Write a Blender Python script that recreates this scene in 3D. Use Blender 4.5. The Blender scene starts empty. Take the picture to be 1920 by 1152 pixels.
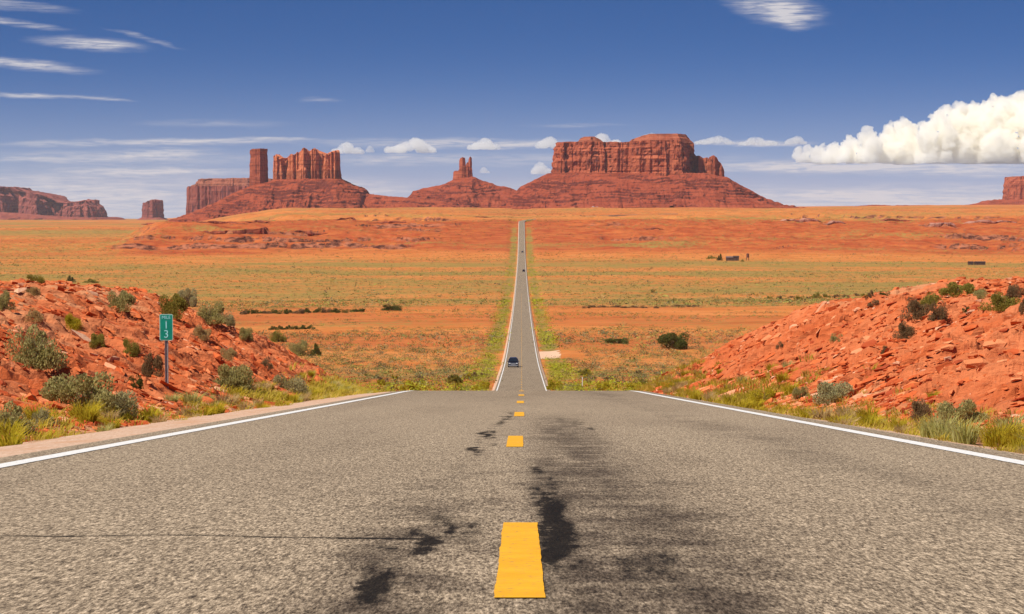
import bpy, bmesh, math, random
import numpy as np
from mathutils import Vector, Matrix, Euler

R = math.radians
C = bpy.context.scene.collection
scene = bpy.context.scene

# ------------------------------------------------------------------ camera
FPX = 3900.0                      # focal length in photograph pixels (1920 wide)
PITCH = math.atan(188 / FPX)      # looking slightly down the hill
YAW = math.atan(18 / FPX)         # road runs along +Y, a touch right of the lens axis
cam_d = bpy.data.cameras.new("camera")
cam = bpy.data.objects.new("camera", cam_d)
C.objects.link(cam)
cam_d.sensor_width = 36
cam_d.lens = 36 * FPX / 1920
cam_d.clip_start = 0.1
cam_d.clip_end = 300000
cam.location = (0, 0, 0)
cam.rotation_euler = (math.pi / 2 - PITCH, 0, YAW)
scene.camera = cam
CAMR = Euler((math.pi / 2 - PITCH, 0, YAW)).to_matrix()

# ------------------------------------------------------------------ light
SUN_AZ = math.atan2(-0.72, -0.69)     # clockwise from +Y: behind the camera, to the left
SUN_EL = R(51)
sd = Vector((math.sin(SUN_AZ) * math.cos(SUN_EL), math.cos(SUN_AZ) * math.cos(SUN_EL), math.sin(SUN_EL)))
sun_d = bpy.data.lights.new("sun", "SUN")
sun_d.energy = 4.6
sun_d.angle = R(0.53)
sun_d.color = (1.0, 0.945, 0.86)
sun = bpy.data.objects.new("sun", sun_d)
C.objects.link(sun)
sun.rotation_euler = (-sd).to_track_quat("-Z", "Y").to_euler()
sun.location = (-30, -30, 40)

scene.view_settings.view_transform = "Standard"
scene.view_settings.look = "None"
scene.view_settings.gamma = 1
scene.view_settings.exposure = 0.4
scene.cycles.use_denoising = True
scene.cycles.volume_bounces = 24
scene.cycles.max_bounces = 24
scene.cycles.diffuse_bounces = 3
scene.cycles.transparent_max_bounces = 16


# ------------------------------------------------------------------ node helpers
class NB:
    """small node-tree builder"""
    def __init__(s, tree):
        s.t = tree
        s.n = tree.nodes
        s.l = tree.links

    def node(s, typ, **kw):
        nd = s.n.new(typ)
        for k, v in kw.items():
            setattr(nd, k, v)
        return nd

    def put(s, sock, v):
        if isinstance(v, bpy.types.NodeSocket):
            s.l.new(v, sock)
        elif v is not None:
            sock.default_value = v

    def math(s, op, a, b=None, c=None, clamp=False):
        nd = s.node("ShaderNodeMath", operation=op, use_clamp=clamp)
        s.put(nd.inputs[0], a)
        s.put(nd.inputs[1], b)
        if c is not None:
            s.put(nd.inputs[2], c)
        return nd.outputs[0]

    def vmath(s, op, a, b=None):
        nd = s.node("ShaderNodeVectorMath", operation=op)
        s.put(nd.inputs[0], a)
        if b is not None:
            s.put(nd.inputs[1], b)
        return nd.outputs[1] if op in ("LENGTH", "DOT_PRODUCT") else nd.outputs[0]

    def mapping(s, v, loc=(0, 0, 0), rot=(0, 0, 0), sc=(1, 1, 1)):
        nd = s.node("ShaderNodeMapping")
        s.put(nd.inputs[0], v)
        nd.inputs[1].default_value = loc
        nd.inputs[2].default_value = rot
        nd.inputs[3].default_value = sc
        return nd.outputs[0]

    def noise(s, v, scale, detail=4, rough=0.55, dist=0.0):
        nd = s.node("ShaderNodeTexNoise")
        s.put(nd.inputs["Vector"], v)
        nd.inputs["Scale"].default_value = scale
        nd.inputs["Detail"].default_value = detail
        nd.inputs["Roughness"].default_value = rough
        nd.inputs["Distortion"].default_value = dist
        return nd.outputs[0]

    def voronoi(s, v, scale, feature="F1"):
        nd = s.node("ShaderNodeTexVoronoi", feature=feature)
        s.put(nd.inputs["Vector"], v)
        nd.inputs["Scale"].default_value = scale
        return nd

    def range(s, v, a, b, c=0.0, d=1.0):
        nd = s.node("ShaderNodeMapRange", interpolation_type="SMOOTHSTEP")
        s.put(nd.inputs[0], v)
        for i, q in enumerate((a, b, c, d)):
            nd.inputs[i + 1].default_value = q
        return nd.outputs[0]

    def mix(s, f, a, b, blend="MIX"):
        nd = s.node("ShaderNodeMix", data_type="RGBA", blend_type=blend)
        s.put(nd.inputs[0], f)
        s.put(nd.inputs[6], a if isinstance(a, bpy.types.NodeSocket) else (*a, 1))
        s.put(nd.inputs[7], b if isinstance(b, bpy.types.NodeSocket) else (*b, 1))
        return nd.outputs[2]

    def attr(s, name):
        return s.node("ShaderNodeAttribute", attribute_name=name)

    def ramp(s, f, stops):
        nd = s.node("ShaderNodeValToRGB")
        s.put(nd.inputs[0], f)
        e = nd.color_ramp.elements
        while len(e) < len(stops):
            e.new(0.5)
        for el, (p, c) in zip(e, stops):
            el.position = p
            el.color = (*c, 1)
        return nd.outputs[0]

    def bump(s, h, strength, dist):
        nd = s.node("ShaderNodeBump")
        s.put(nd.inputs["Height"], h)
        nd.inputs["Strength"].default_value = strength
        nd.inputs["Distance"].default_value = dist
        return nd.outputs[0]


def new_mat(name, rough=0.9, spec=0.2):
    m = bpy.data.materials.new(name)
    m.use_nodes = True
    b = NB(m.node_tree)
    p = b.n["Principled BSDF"]
    p.inputs["Roughness"].default_value = rough
    p.inputs["Specular IOR Level"].default_value = spec
    return m, b, p


def flat_mat(name, col, rough=0.6, spec=0.3, metal=0.0, vary=0.15, scale=8.0):
    m, b, p = new_mat(name, rough, spec)
    co = b.node("ShaderNodeTexCoord").outputs["Object"]
    n = b.noise(co, scale, 5, 0.6)
    b.put(p.inputs["Base Color"], b.mix(b.range(n, 0.3, 0.7), tuple(c * (1 - vary) for c in col), tuple(min(1, c * (1 + vary)) for c in col)))
    p.inputs["Metallic"].default_value = metal
    return m


# ------------------------------------------------------------------ world: sky and cirrus
world = bpy.data.worlds.new("World")
scene.world = world
world.use_nodes = True
wb = NB(world.node_tree)
bg = wb.n["Background"]
sky = wb.node("ShaderNodeTexSky", sky_type="NISHITA")
sky.sun_disc = False
sky.sun_elevation = SUN_EL
sky.sun_rotation = SUN_AZ
sky.altitude = 1700
sky.air_density = 1.0
sky.dust_density = 0.25
sky.ozone_density = 3.0
tc = wb.node("ShaderNodeTexCoord").outputs["Generated"]
sep = wb.node("ShaderNodeSeparateXYZ")
wb.put(sep.inputs[0], tc)
sx, sy, sz = sep.outputs
com = wb.node("ShaderNodeCombineXYZ")
wb.put(com.inputs[0], sx)
wb.put(com.inputs[1], sy)
# the clear desert air: the deep blue comes down close to the horizon
wb.put(com.inputs[2], wb.math("ADD", wb.math("MULTIPLY", sz, 2.3), 0.095))
wb.put(sky.inputs[0], wb.vmath("NORMALIZE", com.outputs[0]))
hs = wb.node("ShaderNodeHueSaturation")
hs.inputs["Hue"].default_value = 0.512
hs.inputs["Saturation"].default_value = 1.30
hs.inputs["Value"].default_value = 0.63
wb.put(hs.inputs["Color"], sky.outputs[0])
az = wb.math("ARCTAN2", sx, sy)
el = wb.math("ARCSINE", sz)
ae = wb.node("ShaderNodeCombineXYZ")
wb.put(ae.inputs[0], az)
wb.put(ae.inputs[1], el)
ae = ae.outputs[0]


def azel(x, y):
    v = CAMR @ Vector(((x - 960) / FPX, (576 - y) / FPX, -1))
    v.normalize()
    return math.atan2(v.x, v.y), math.asin(v.z)


#  centre x, y, half length, half height (photograph pixels), tilt, strength
STREAKS = [(30, 10, 110, 9, -4, .50), (20, 43, 100, 7, -6, .7), (165, 82, 105, 12, -3, .75), (270, 72, 70, 5, -14, .35),
           (45, 121, 125, 11, -5, .8), (70, 181, 120, 5, 0, .7), (200, 186, 50, 3, -3, .4), (1450, 12, 95, 30, -14, .95), (1480, 30, 40, 22, -30, .7),
           (300, 267, 330, 7, 1, .75), (540, 261, 60, 3, 0, .5), (600, 187, 45, 5, 0, .25), (300, 290, 110, 12, 3, .45),
           (90, 300, 130, 6, 0, .35), (300, 322, 190, 8, 0, .8), (130, 345, 330, 30, 0, .55), (120, 390, 460, 38, 0, .75), (240, 296, 300, 16, 0, .4), (640, 350, 160, 20, 0, .5), (730, 300, 160, 12, 0, .3),
           (1690, 312, 360, 15, 0, .75), (1840, 325, 160, 10, 0, .4), (1560, 375, 330, 24, 0, .75), (1780, 368, 260, 24, 0, .65), (960, 370, 700, 30, 0, .5), (1500, 312, 300, 9, 0, .5), (1000, 300, 500, 14, 0, .3), (870, 270, 280, 10, 0, .75), (1400, 269, 130, 6, 0, .7), (1080, 236, 110, 4, 0, .25), (400, 232, 140, 8, 0, .22)]
warp = wb.node("ShaderNodeTexNoise")
wb.put(warp.inputs["Vector"], wb.mapping(ae, sc=(60, 300, 1)))
warp.inputs["Scale"].default_value = 1.0
warp.inputs["Detail"].default_value = 4
fib = wb.noise(wb.mapping(ae, rot=(0, 0, R(3)), sc=(70, 900, 1)), 1.0, 6, 0.62, 0.4)
fib2 = wb.noise(wb.mapping(ae, loc=(3, 5, 0), sc=(28, 260, 1)), 1.0, 5, 0.55, 0.3)
aew = wb.vmath("ADD", ae, wb.vmath("MULTIPLY", wb.vmath("SUBTRACT", warp.outputs["Color"], (0.5, 0.5, 0.5)), (0.012, 0.0032, 0)))
tot = None
for (x, y, hl, hh, tilt, st) in STREAKS:
    a0, e0 = azel(x, y)
    nd = wb.node("ShaderNodeMapping", vector_type="TEXTURE")
    wb.put(nd.inputs[0], aew)
    nd.inputs[1].default_value = (a0, e0, 0)
    nd.inputs[2].default_value = (0, 0, R(tilt))
    nd.inputs[3].default_value = (hl / FPX * 1.25, hh / FPX * 1.35, 1)
    d = wb.vmath("LENGTH", nd.outputs[0])
    v = wb.range(d, 1.0, 0.1, 0.0, st)
    tot = v if tot is None else wb.math("ADD", tot, v)
tot = wb.math("MULTIPLY", tot, wb.math("MULTIPLY", wb.range(fib, 0.28, 0.66, 0.25, 1.25), wb.range(fib2, 0.25, 0.65, 0.4, 1.15)))
# dry dust veil that thickens towards the horizon
veil = wb.range(el, .105, -.005, 0, 1)
hs_v = wb.mix(wb.math("MULTIPLY", wb.math("POWER", veil, 2.6), .62), hs.outputs[0], (3.5, 3.7, 4.5))
tot = wb.math("MINIMUM", tot, 0.9)
skycol = wb.mix(tot, hs_v, (5.2, 5.0, 5.15))
wb.put(bg.inputs[0], skycol)
bg.inputs[1].default_value = 0.1


# ------------------------------------------------------------------ numpy noise
def _hash(ix, iy, iz, seed):
    h = (ix.astype(np.int64) * 374761393 + iy.astype(np.int64) * 668265263 + iz.astype(np.int64) * 2147483647 + seed * 1274126177) & 0xFFFFFFFF
    h = ((h ^ (h >> 13)) * 1274126177) & 0xFFFFFFFF
    h = ((h ^ (h >> 16)) * 2246822519) & 0xFFFFFFFF
    return ((h ^ (h >> 15)) & 0xFFFFFF) / float(0xFFFFFF)


def vnoise(x, y, z=None, seed=0):
    x = np.asarray(x, float)
    y = np.asarray(y, float) + 0 * x
    x = x + 0 * y
    z = np.zeros_like(x) if z is None else np.asarray(z, float) + 0 * x
    ix, iy, iz = np.floor(x), np.floor(y), np.floor(z)
    fx, fy, fz = x - ix, y - iy, z - iz
    fx, fy, fz = (q * q * q * (q * (q * 6 - 15) + 10) for q in (fx, fy, fz))
    r = 0
    for dx in (0, 1):
        for dy in (0, 1):
            for dz in (0, 1):
                w = (fx if dx else 1 - fx) * (fy if dy else 1 - fy) * (fz if dz else 1 - fz)
                r = r + w * _hash(ix + dx, iy + dy, iz + dz, seed)
    return r * 2 - 1


def fbm(x, y, z=None, oct=5, seed=0, gain=0.5, lac=2.03):
    a, s, f, n = 1.0, 0.0, 1.0, 0.0
    for o in range(oct):
        s = s + a * vnoise(x * f, y * f, None if z is None else z * f, seed + o * 17)
        n += a
        a *= gain
        f *= lac
    return s / n * 1.6


def sstep(a, b, x):
    t = np.clip((x - a) / (b - a), 0, 1)
    return t * t * (3 - 2 * t)


# ------------------------------------------------------------------ object helpers
def mesh_np(name, V, F, mat=None, parent=None, smooth=False, attrs=None, cols=None):
    """V (n,3), F (m,k) of one face size -> one linked mesh object"""
    V = np.asarray(V, np.float32)
    F = np.asarray(F, np.int32)
    me = bpy.data.meshes.new(name)
    m, k = F.shape
    me.vertices.add(len(V))
    me.vertices.foreach_set("co", V.ravel())
    me.loops.add(m * k)
    me.loops.foreach_set("vertex_index", F.ravel())
    me.polygons.add(m)
    me.polygons.foreach_set("loop_start", np.arange(0, m * k, k, dtype=np.int32))
    me.polygons.foreach_set("loop_total", np.full(m, k, np.int32))
    me.update(calc_edges=True)
    me.polygons.foreach_set("use_smooth", np.full(m, smooth, bool))
    for nm, a in (attrs or {}).items():
        at = me.attributes.new(nm, "FLOAT", "POINT")
        at.data.foreach_set("value", np.asarray(a, np.float32).ravel())
    if cols is not None:
        at = me.attributes.new("tint", "FLOAT_COLOR", "POINT")
        at.data.foreach_set("color", np.asarray(cols, np.float32).ravel())
    o = bpy.data.objects.new(name, me)
    C.objects.link(o)
    if mat:
        me.materials.append(mat)
    if parent:
        o.parent = parent
    return o


def mesh_bm(name, bm, mat=None, parent=None, smooth=False):
    me = bpy.data.meshes.new(name)
    bmesh.ops.recalc_face_normals(bm, faces=bm.faces)
    bm.to_mesh(me)
    bm.free()
    if smooth:
        me.polygons.foreach_set("use_smooth", np.full(len(me.polygons), True))
    o = bpy.data.objects.new(name, me)
    C.objects.link(o)
    if mat:
        me.materials.append(mat)
    if parent:
        o.parent = parent
    return o


def tag(o, label=None, cat=None, group=None, kind=None):
    if label:
        o["label"] = label
    if cat:
        o["category"] = cat
    if group:
        o["group"] = group
    if kind:
        o["kind"] = kind
    return o


def root(name, loc, label, cat, group=None, rz=0.0, sc=(1, 1, 1)):
    o = bpy.data.objects.new(name, None)
    C.objects.link(o)
    o.location = loc
    o.rotation_euler = (0, 0, rz)
    o.scale = sc
    o.empty_display_size = 0.2
    return tag(o, label, cat, group)


def copy_tree(o, parent=None):
    c = o.copy()
    C.objects.link(c)
    if parent:
        c.parent = parent
    for ch in o.children:
        copy_tree(ch, c)
    return c


def grid_faces(nr, nc, wrap=False):
    i, j = np.meshgrid(np.arange(nr - 1), np.arange(nc if wrap else nc - 1), indexing="ij")
    a = i * nc + j
    b = i * nc + (j + 1) % nc
    return np.stack([a, b, b + nc, a + nc], -1).reshape(-1, 4)


def P3(x, y, D):
    """point seen at photograph pixel (x, y), D metres ahead"""
    v = CAMR @ Vector(((x - 960) / FPX, (576 - y) / FPX, -1))
    return v * (D / v.y)


# ------------------------------------------------------------------ terrain functions
PD = np.array([-60, -20, 0, 20, 40, 60, 67, 72, 75, 81, 92, 130, 180, 240, 303, 380, 474, 650, 912, 1400, 1900, 2250, 2450, 2600, 2800, 2950, 3020, 3120, 3500, 4500, 6000, 9000, 60000.])
PZ = np.array([4.04, .891, -.683, -2.257, -3.831, -5.405, -5.956, -6.38, -6.66, -7.27, -8.5, -13.0, -18.1, -22.9, -27.0, -31.0, -35.3, -40.6, -46.4, -52.3, -54.4, -52.8, -47.5, -41.0, -30.5, -23.5, -21.6, -21.0, -18.5, -12, -5, -5, -5])


def pchip(xk, yk):
    h = np.diff(xk)
    dl = np.diff(yk) / h
    m = np.zeros_like(yk)
    m[0], m[-1] = dl[0], dl[-1]
    for i in range(1, len(yk) - 1):
        if dl[i - 1] * dl[i] > 0:
            w1, w2 = 2 * h[i] + h[i - 1], h[i] + 2 * h[i - 1]
            m[i] = (w1 + w2) / (w1 / dl[i - 1] + w2 / dl[i])

    def f(x):
        x = np.asarray(x, float)
        i = np.clip(np.searchsorted(xk, x) - 1, 0, len(xk) - 2)
        t = (x - xk[i]) / h[i]
        t2, t3 = t * t, t * t * t
        return (2 * t3 - 3 * t2 + 1) * yk[i] + (t3 - 2 * t2 + t) * h[i] * m[i] + (-2 * t3 + 3 * t2) * yk[i + 1] + (t3 - t2) * h[i] * m[i + 1]
    return f


road_z = pchip(PD, PZ)
plain_z = pchip(np.array([-60, 1900, 2370, 3000, 5000, 8000, 14000, 20000, 60000.]), np.array([0, -54.4, -53.5, -53, -54, -58, -90, -120, -330.]))


def floor_z(u, s):
    """natural ground (no road bed, no road cut)"""
    u = np.asarray(u, float)
    s = np.asarray(s, float)
    P = road_z(s)
    wob = fbm(u / 260, s / 260, seed=5, oct=4)
    wob2 = fbm(u / 70, s / 110, seed=9, oct=4)
    # beyond the crest the red bench carries the road up; left of it the open plain runs on
    ub = -125 - 0.14 * s + 40 * fbm(s / 400, u * 0 + 3.3, seed=21, oct=3)
    m_far = sstep(-0.168, -0.100, u / np.maximum(s, 1) + .012 * fbm(s / 500, u / 300, seed=23, oct=3))
    far = sstep(2950, 3500, s)
    m = (sstep(-45, 30, u - ub) * (1 - far) + m_far * far) * sstep(2000, 2300, s) + (1 - sstep(2000, 2300, s))
    away = sstep(12, 160, np.abs(u))
    sw = s + away * (150 * fbm(u / 420, s / 900, seed=31, oct=4) + 45 * fbm(u / 90, s / 200, seed=33, oct=4)) * sstep(2150, 2500, s) * (1 - sstep(3600, 4500, s))
    zr = road_z(sw)
    ris = sstep(-51, -46, zr) * (1 - sstep(-15.5, -14.5, zr)) * away * sstep(2150, 2400, s)
    # rock benches with small cliffs in the rise
    q = (zr + 4.0 * fbm(u / 170, s / 170, seed=41, oct=3)) / 7.5
    fq = q - np.floor(q)
    st = 7.5 * (np.floor(q) + sstep(0.70, 0.75, fq)) - 4.0 * fbm(u / 170, s / 170, seed=41, oct=3)
    zr = zr + (st - zr) * ris * 0.85 * sstep(-0.3, 0.35, fbm(u / 300, s / 300, seed=43, oct=3) + 0.25)
    lip = 6.0 * away * sstep(3050, 3200, s) * (1 - sstep(3300, 4300, s)) * fbm(u / 300, s / 300, seed=51, oct=4)
    pl = plain_z(s)
    z = np.where(s > 1990, pl + (zr + lip - pl) * m, P)
    amp = sstep(140, 500, s) * away
    rough = np.abs(fbm(u / 60, s / 110, seed=45, oct=5, gain=.6))
    z = z + sstep(2250, 2500, s) * away * (1 - sstep(5000, 6000, s)) * (2.2 - 5.5 * rough)
    z = z + amp * (wob * (1.2 + 2.0 * sstep(2600, 5000, s)) + wob2 * 0.5)
    # land rises gently again at the far right
    z = z + sstep(600, 2600, u) * sstep(3300, 7000, s) * 14 * (1 - sstep(9000, 14000, s))
    return z


prof_l = (np.array([-9, -.6, 0, 1.0, 4.0, 7.2, 10.6, 13, 30, 60]), np.array([-.25, -.1, 0, .5, 2.2, 3.6, 3.92, 4.0, 4.4, 3.9]))
prof_r = (np.array([-9, -.6, 0, .5, 3.2, 6.0, 9.0, 13, 30, 60]), np.array([-.2, -.08, 0, .32, 1.7, 3.2, 3.65, 4.0, 4.6, 4.0]))
gs = np.array([0, 15, 25, 35, 45, 60, 75, 200])
g_l = np.array([.2, .33, .45, .57, .68, .84, 1.0, 1.0])
g_r = np.array([.2, .3, .38, .55, .72, .88, 1.0, 1.0])


def cut_h(u, s, detail=True):
    """height of the road cut over the road, u signed"""
    u = np.asarray(u, float)
    s = np.asarray(s, float)
    left = u < 0
    a = np.abs(u)
    foot = np.where(left, 6.1 + 0 * s, np.interp(s, [20, 28, 75, 90], [6.8, 6.5, 4.55, 4.5]))
    d = a - foot
    big = fbm(u / 7, s / 9, seed=61, oct=3)
    end = 1 - sstep(80, 124, s + 5 * big)
    d2 = d + 0.55 * big * sstep(0, 2, d)
    h = np.where(left, np.interp(d2, *prof_l), np.interp(d2, *prof_r))
    g = np.where(left, np.interp(s, gs, g_l), np.interp(s, gs, g_r))
    h = np.where(h > 0, h * g, h)
    h = np.where(h > 0, h * end - 3.0 * (1 - end) * sstep(4, 9, a), h - 3.0 * (1 - end) * sstep(4.6, 9, a))
    if detail:
        on = sstep(0.2, 1.5, d) * end
        # broken beds running down the slope
        r1 = fbm(s / 1.5, u / 3.6, seed=71, oct=5, gain=0.58)
        r2 = np.abs(fbm(s / 0.75, u / 1.7, seed=73, oct=4, gain=0.6))
        q = (h + 0.35 * s + 0.5 * r1) / 0.75
        led = (np.floor(q) + sstep(0.62, 0.95, q - np.floor(q)) - q) * 0.30
        rr = np.where(left, 0.0, np.maximum(fbm(s / .55, u / 1.3, seed=77, oct=4, gain=.62) - .18, 0))
        h = h + on * (0.20 * r1 - 0.30 * r2 - .9 * rr + led * sstep(2.6, 1.0, np.abs(d - 3.4) * 0.6) + 0.10 * big)
        h = h + 0.04 * fbm(u / 0.5, s / 0.7, seed=79, oct=3)
    return h


def near_z(u, s, detail=True):
    return road_z(s) - 0.10 + cut_h(u, s, detail)


def ground_at(u, s):
    """visible ground height under a thing"""
    u = np.asarray(u, float)
    s = np.asarray(s, float)
    return np.where(s < 118, np.maximum(near_z(u, s), road_z(s) - 30), floor_z(u, s))


def hit(x, y, s0=12.0, s1=9000.0):
    """first ground point behind photograph pixel (x, y)"""
    v = CAMR @ Vector(((x - 960) / FPX, (576 - y) / FPX, -1))
    s = np.geomspace(s0, s1, 5000)
    u = v.x / v.y * s
    z = v.z / v.y * s
    g = ground_at(u, s)
    k = np.nonzero(z <= g)[0]
    k = k[0] if len(k) else len(s) - 1
    return float(u[k]), float(s[k]), float(g[k])


# ------------------------------------------------------------------ terrain materials
def sand_nodes(b, co):
    n1 = b.noise(b.mapping(co, sc=(1, 1.6, 1)), 0.02, 6, 0.6)
    n2 = b.noise(co, 0.35, 6, 0.65)
    sand = b.mix(b.range(n1, 0.32, 0.68), (0.54, 0.165, 0.034), (0.64, 0.235, 0.062))
    sand = b.mix(b.math("MULTIPLY", b.range(n2, 0.45, 0.75), 0.5), sand, (0.40, 0.115, 0.04))
    return sand, n1, n2


m_floor, b, p = new_mat("desert_ground", 0.95, 0.1)
co = b.node("ShaderNodeTexCoord").outputs["Object"]
sand, n1, n2 = sand_nodes(b, co)
veg = b.attr("veg").outputs["Fac"]
red = b.attr("red").outputs["Fac"]
fine = b.noise(b.mapping(co, sc=(1, 0.8, 1)), 0.22, 7, 0.72)
fine2 = b.noise(co, 0.045, 5, 0.6)
grass = b.mix(b.range(fine2, 0.3, 0.7), (0.36, 0.205, 0.052), (0.27, 0.195, 0.048))
rock = b.mix(b.range(b.noise(b.mapping(co, sc=(.3, .3, 2.5)), .12, 6, .7), .35, .65), (0.36, 0.066, 0.020), (0.50, 0.135, 0.036))
col = b.mix(red, sand, rock)
vf = b.math("MULTIPLY", veg, 1.0)
vf = b.range(b.math("ADD", vf, b.math("MULTIPLY", b.math("SUBTRACT", fine, 0.5), 2.2)), 0.30, 0.72)
col = b.mix(vf, col, grass)
mot = b.noise(b.mapping(co, sc=(.5, 1.0, 1)), 0.055, 8, 0.75)
col = b.mix(b.math("MULTIPLY", b.range(mot, .52, .66), .55), col, b.mix(1.0, col, (.50, .42, .40), "MULTIPLY"))
geo = b.node("ShaderNodeNewGeometry")
nz = b.node("ShaderNodeSeparateXYZ")
b.put(nz.inputs[0], geo.outputs["True Normal"])
steep = b.range(nz.outputs[2], 0.93, 0.72)
cliffc = b.mix(b.range(b.noise(b.mapping(co, sc=(1, 1, 3)), .1, 6, .7), .4, .62), (0.07, 0.022, 0.014), (0.40, 0.14, 0.07))
col = b.mix(steep, col, cliffc)
b.put(p.inputs["Base Color"], col)
b.put(p.inputs["Normal"], b.bump(b.math("ADD", n2, fine), 0.6, 0.6))

m_emb, b, p = new_mat("broken_red_sandstone", 0.93, 0.15)
co = b.node("ShaderNodeTexCoord").outputs["Object"]
n1 = b.noise(co, 0.28, 6, 0.6)
n2 = b.noise(b.mapping(co, sc=(0.55, 1.25, 1.2)), 1.5, 8, 0.7, 0.4)
n3 = b.noise(b.mapping(co, sc=(0.5, 1.2, 1.2)), 5.0, 8, 0.72, 0.3)
vor = b.voronoi(b.mapping(co, sc=(0.5, 1.2, 1.0)), 4.5)
col = b.mix(b.range(n1, 0.35, 0.65), (0.52, 0.120, 0.036), (0.62, 0.190, 0.072))
col = b.mix(b.math("MULTIPLY", b.range(n2, 0.54, 0.70), 0.7), col, (0.38, 0.072, 0.024))
col = b.mix(b.math("MULTIPLY", b.range(n3, 0.56, 0.72), 0.65), col, (0.64, 0.29, 0.15))
col = b.mix(b.math("MULTIPLY", b.range(n3, 0.42, 0.30), 0.5), col, (0.24, 0.05, 0.022))
sandm = b.attr("sand").outputs["Fac"]
col = b.mix(sandm, col, b.mix(n2, (0.58, 0.24, 0.10), (0.56, 0.28, 0.14)))
b.put(p.inputs["Base Color"], col)
hh = b.math("ADD", b.math("MULTIPLY", n2, 1.2), b.math("ADD", b.math("MULTIPLY", n3, 0.6), b.math("MULTIPLY", vor.outputs[0], 0.7)))
b.put(p.inputs["Normal"], b.bump(hh, 0.7, 0.2))


def rock_mat(name, c1, c2, dark, scale, streak=True, band=None, varn=0.75):
    c1, c2, dark = (tuple(q * k for q, k in zip(c, (.95, .83, .86))) for c in (c1, c2, dark))
    m, b, p = new_mat(name, 0.92, 0.1)
    co = b.node("ShaderNodeTexCoord").outputs["Object"]
    n1 = b.noise(co, 0.02 * scale, 6, 0.6)
    strat = b.noise(b.mapping(co, sc=(.12, .12, 3.0)), 0.06 * scale, 6, 0.65)
    col = b.mix(b.range(n1, .3, .7), c1, c2)
    col = b.mix(b.math("MULTIPLY", b.range(strat, .5, .6), .65), col, tuple(q * .5 for q in c1))
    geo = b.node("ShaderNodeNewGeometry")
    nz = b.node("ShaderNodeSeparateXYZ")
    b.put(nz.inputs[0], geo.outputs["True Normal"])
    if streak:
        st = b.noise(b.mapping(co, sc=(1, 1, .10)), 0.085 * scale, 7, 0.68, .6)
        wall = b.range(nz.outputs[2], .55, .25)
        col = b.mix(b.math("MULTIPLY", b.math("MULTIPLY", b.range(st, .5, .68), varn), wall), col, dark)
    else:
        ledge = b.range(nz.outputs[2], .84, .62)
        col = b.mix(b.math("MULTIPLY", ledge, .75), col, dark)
    if band:
        z = b.node("ShaderNodeSeparateXYZ")
        b.put(z.inputs[0], co)
        zn = b.math("ADD", z.outputs[2], b.math("MULTIPLY", b.math("SUBTRACT", n1, .5), 8.0))
        col = b.mix(b.math("MULTIPLY", b.range(zn, band + 1.5, band - 1.5), .5), col, tuple(q * .42 for q in c1))
    b.put(p.inputs["Base Color"], col)
    n5 = b.noise(b.mapping(co, sc=(1, 1, .4)), .16 * scale, 7, .7)
    b.put(p.inputs["Normal"], b.bump(n5, .8, 5.0 / scale))
    return m


# ------------------------------------------------------------------ desert floor: one sheet to the horizon
rows = np.concatenate([np.linspace(-60, 100, 80), np.geomspace(101, 2000, 420), np.arange(2006, 3500, 6.5), np.geomspace(3510, 26000, 170)])
tt = np.linspace(-1, 1, 760)
tt = np.sign(tt) * (0.55 * np.abs(tt) + 0.45 * np.abs(tt) ** 3)
S, T = np.meshgrid(rows, tt, indexing="ij")
U = T * (90 + 0.36 * np.maximum(S, 0))
Z = floor_z(U, S)
bed = 1 - sstep(6 + 0.0018 * np.maximum(S, 0), 10 + 0.004 * np.maximum(S, 0), np.abs(U))
Z = Z - bed * (0.30 + 0.0003 * np.maximum(S, 0))
Z = np.where(S < 150, Z - 2.2 * (1 - sstep(105, 150, S)), Z)
# plants thicken on the mid plain, thin on the near red sand, absent on the red bench
f1 = fbm(U / 420, S / 130, seed=81, oct=5)
f2 = fbm(U / 60, S / 40, seed=83, oct=4)
vegd = np.interp(S, [0, 300, 420, 520, 640, 760, 930, 1010, 1200, 1700, 1950, 2080, 2160, 2300, 3200, 3400, 5500, 9000],
                 [.22, .34, .30, .24, .15, .10, .20, .46, .55, .56, .54, .36, .42, .24, .20, .36, .34, .30])
veg = vegd + 0.30 * f1 + 0.16 * f2
ub = -125 - 0.14 * S
veg = np.where((U < ub) & (S > 2100), 0.48 + 0.34 * fbm(U / 500, S / 300, seed=87, oct=4), veg)
verge = np.exp(-((np.abs(U) - 7 - 0.001 * S) / (2.4 + 0.0012 * S)) ** 2) * sstep(90, 200, S) * (1 - sstep(2600, 3200, S))
veg = np.maximum(veg, verge * (0.80 + 0.4 * f2))
redm = sstep(2180, 2380, S + 100 * f1) * (1 - sstep(3050, 3300, S + 160 * f1)) * sstep(ub - 40, ub + 60, U)
redm = np.clip(redm + 0.5 * sstep(0.05, 0.5, fbm(U / 500, S / 120, seed=89, oct=4)) * (1 - sstep(0.3, .6, vegd)), 0, 1)
floor = mesh_np("ground", np.stack([U, S, Z], -1).reshape(-1, 3), grid_faces(len(rows), len(tt)), m_floor, smooth=True,
                attrs={"veg": np.clip(veg, 0, 1).ravel(), "red": redm.ravel()})
tag(floor, "red desert plain with olive scrub reaching the horizon", "ground", kind="structure")

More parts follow.
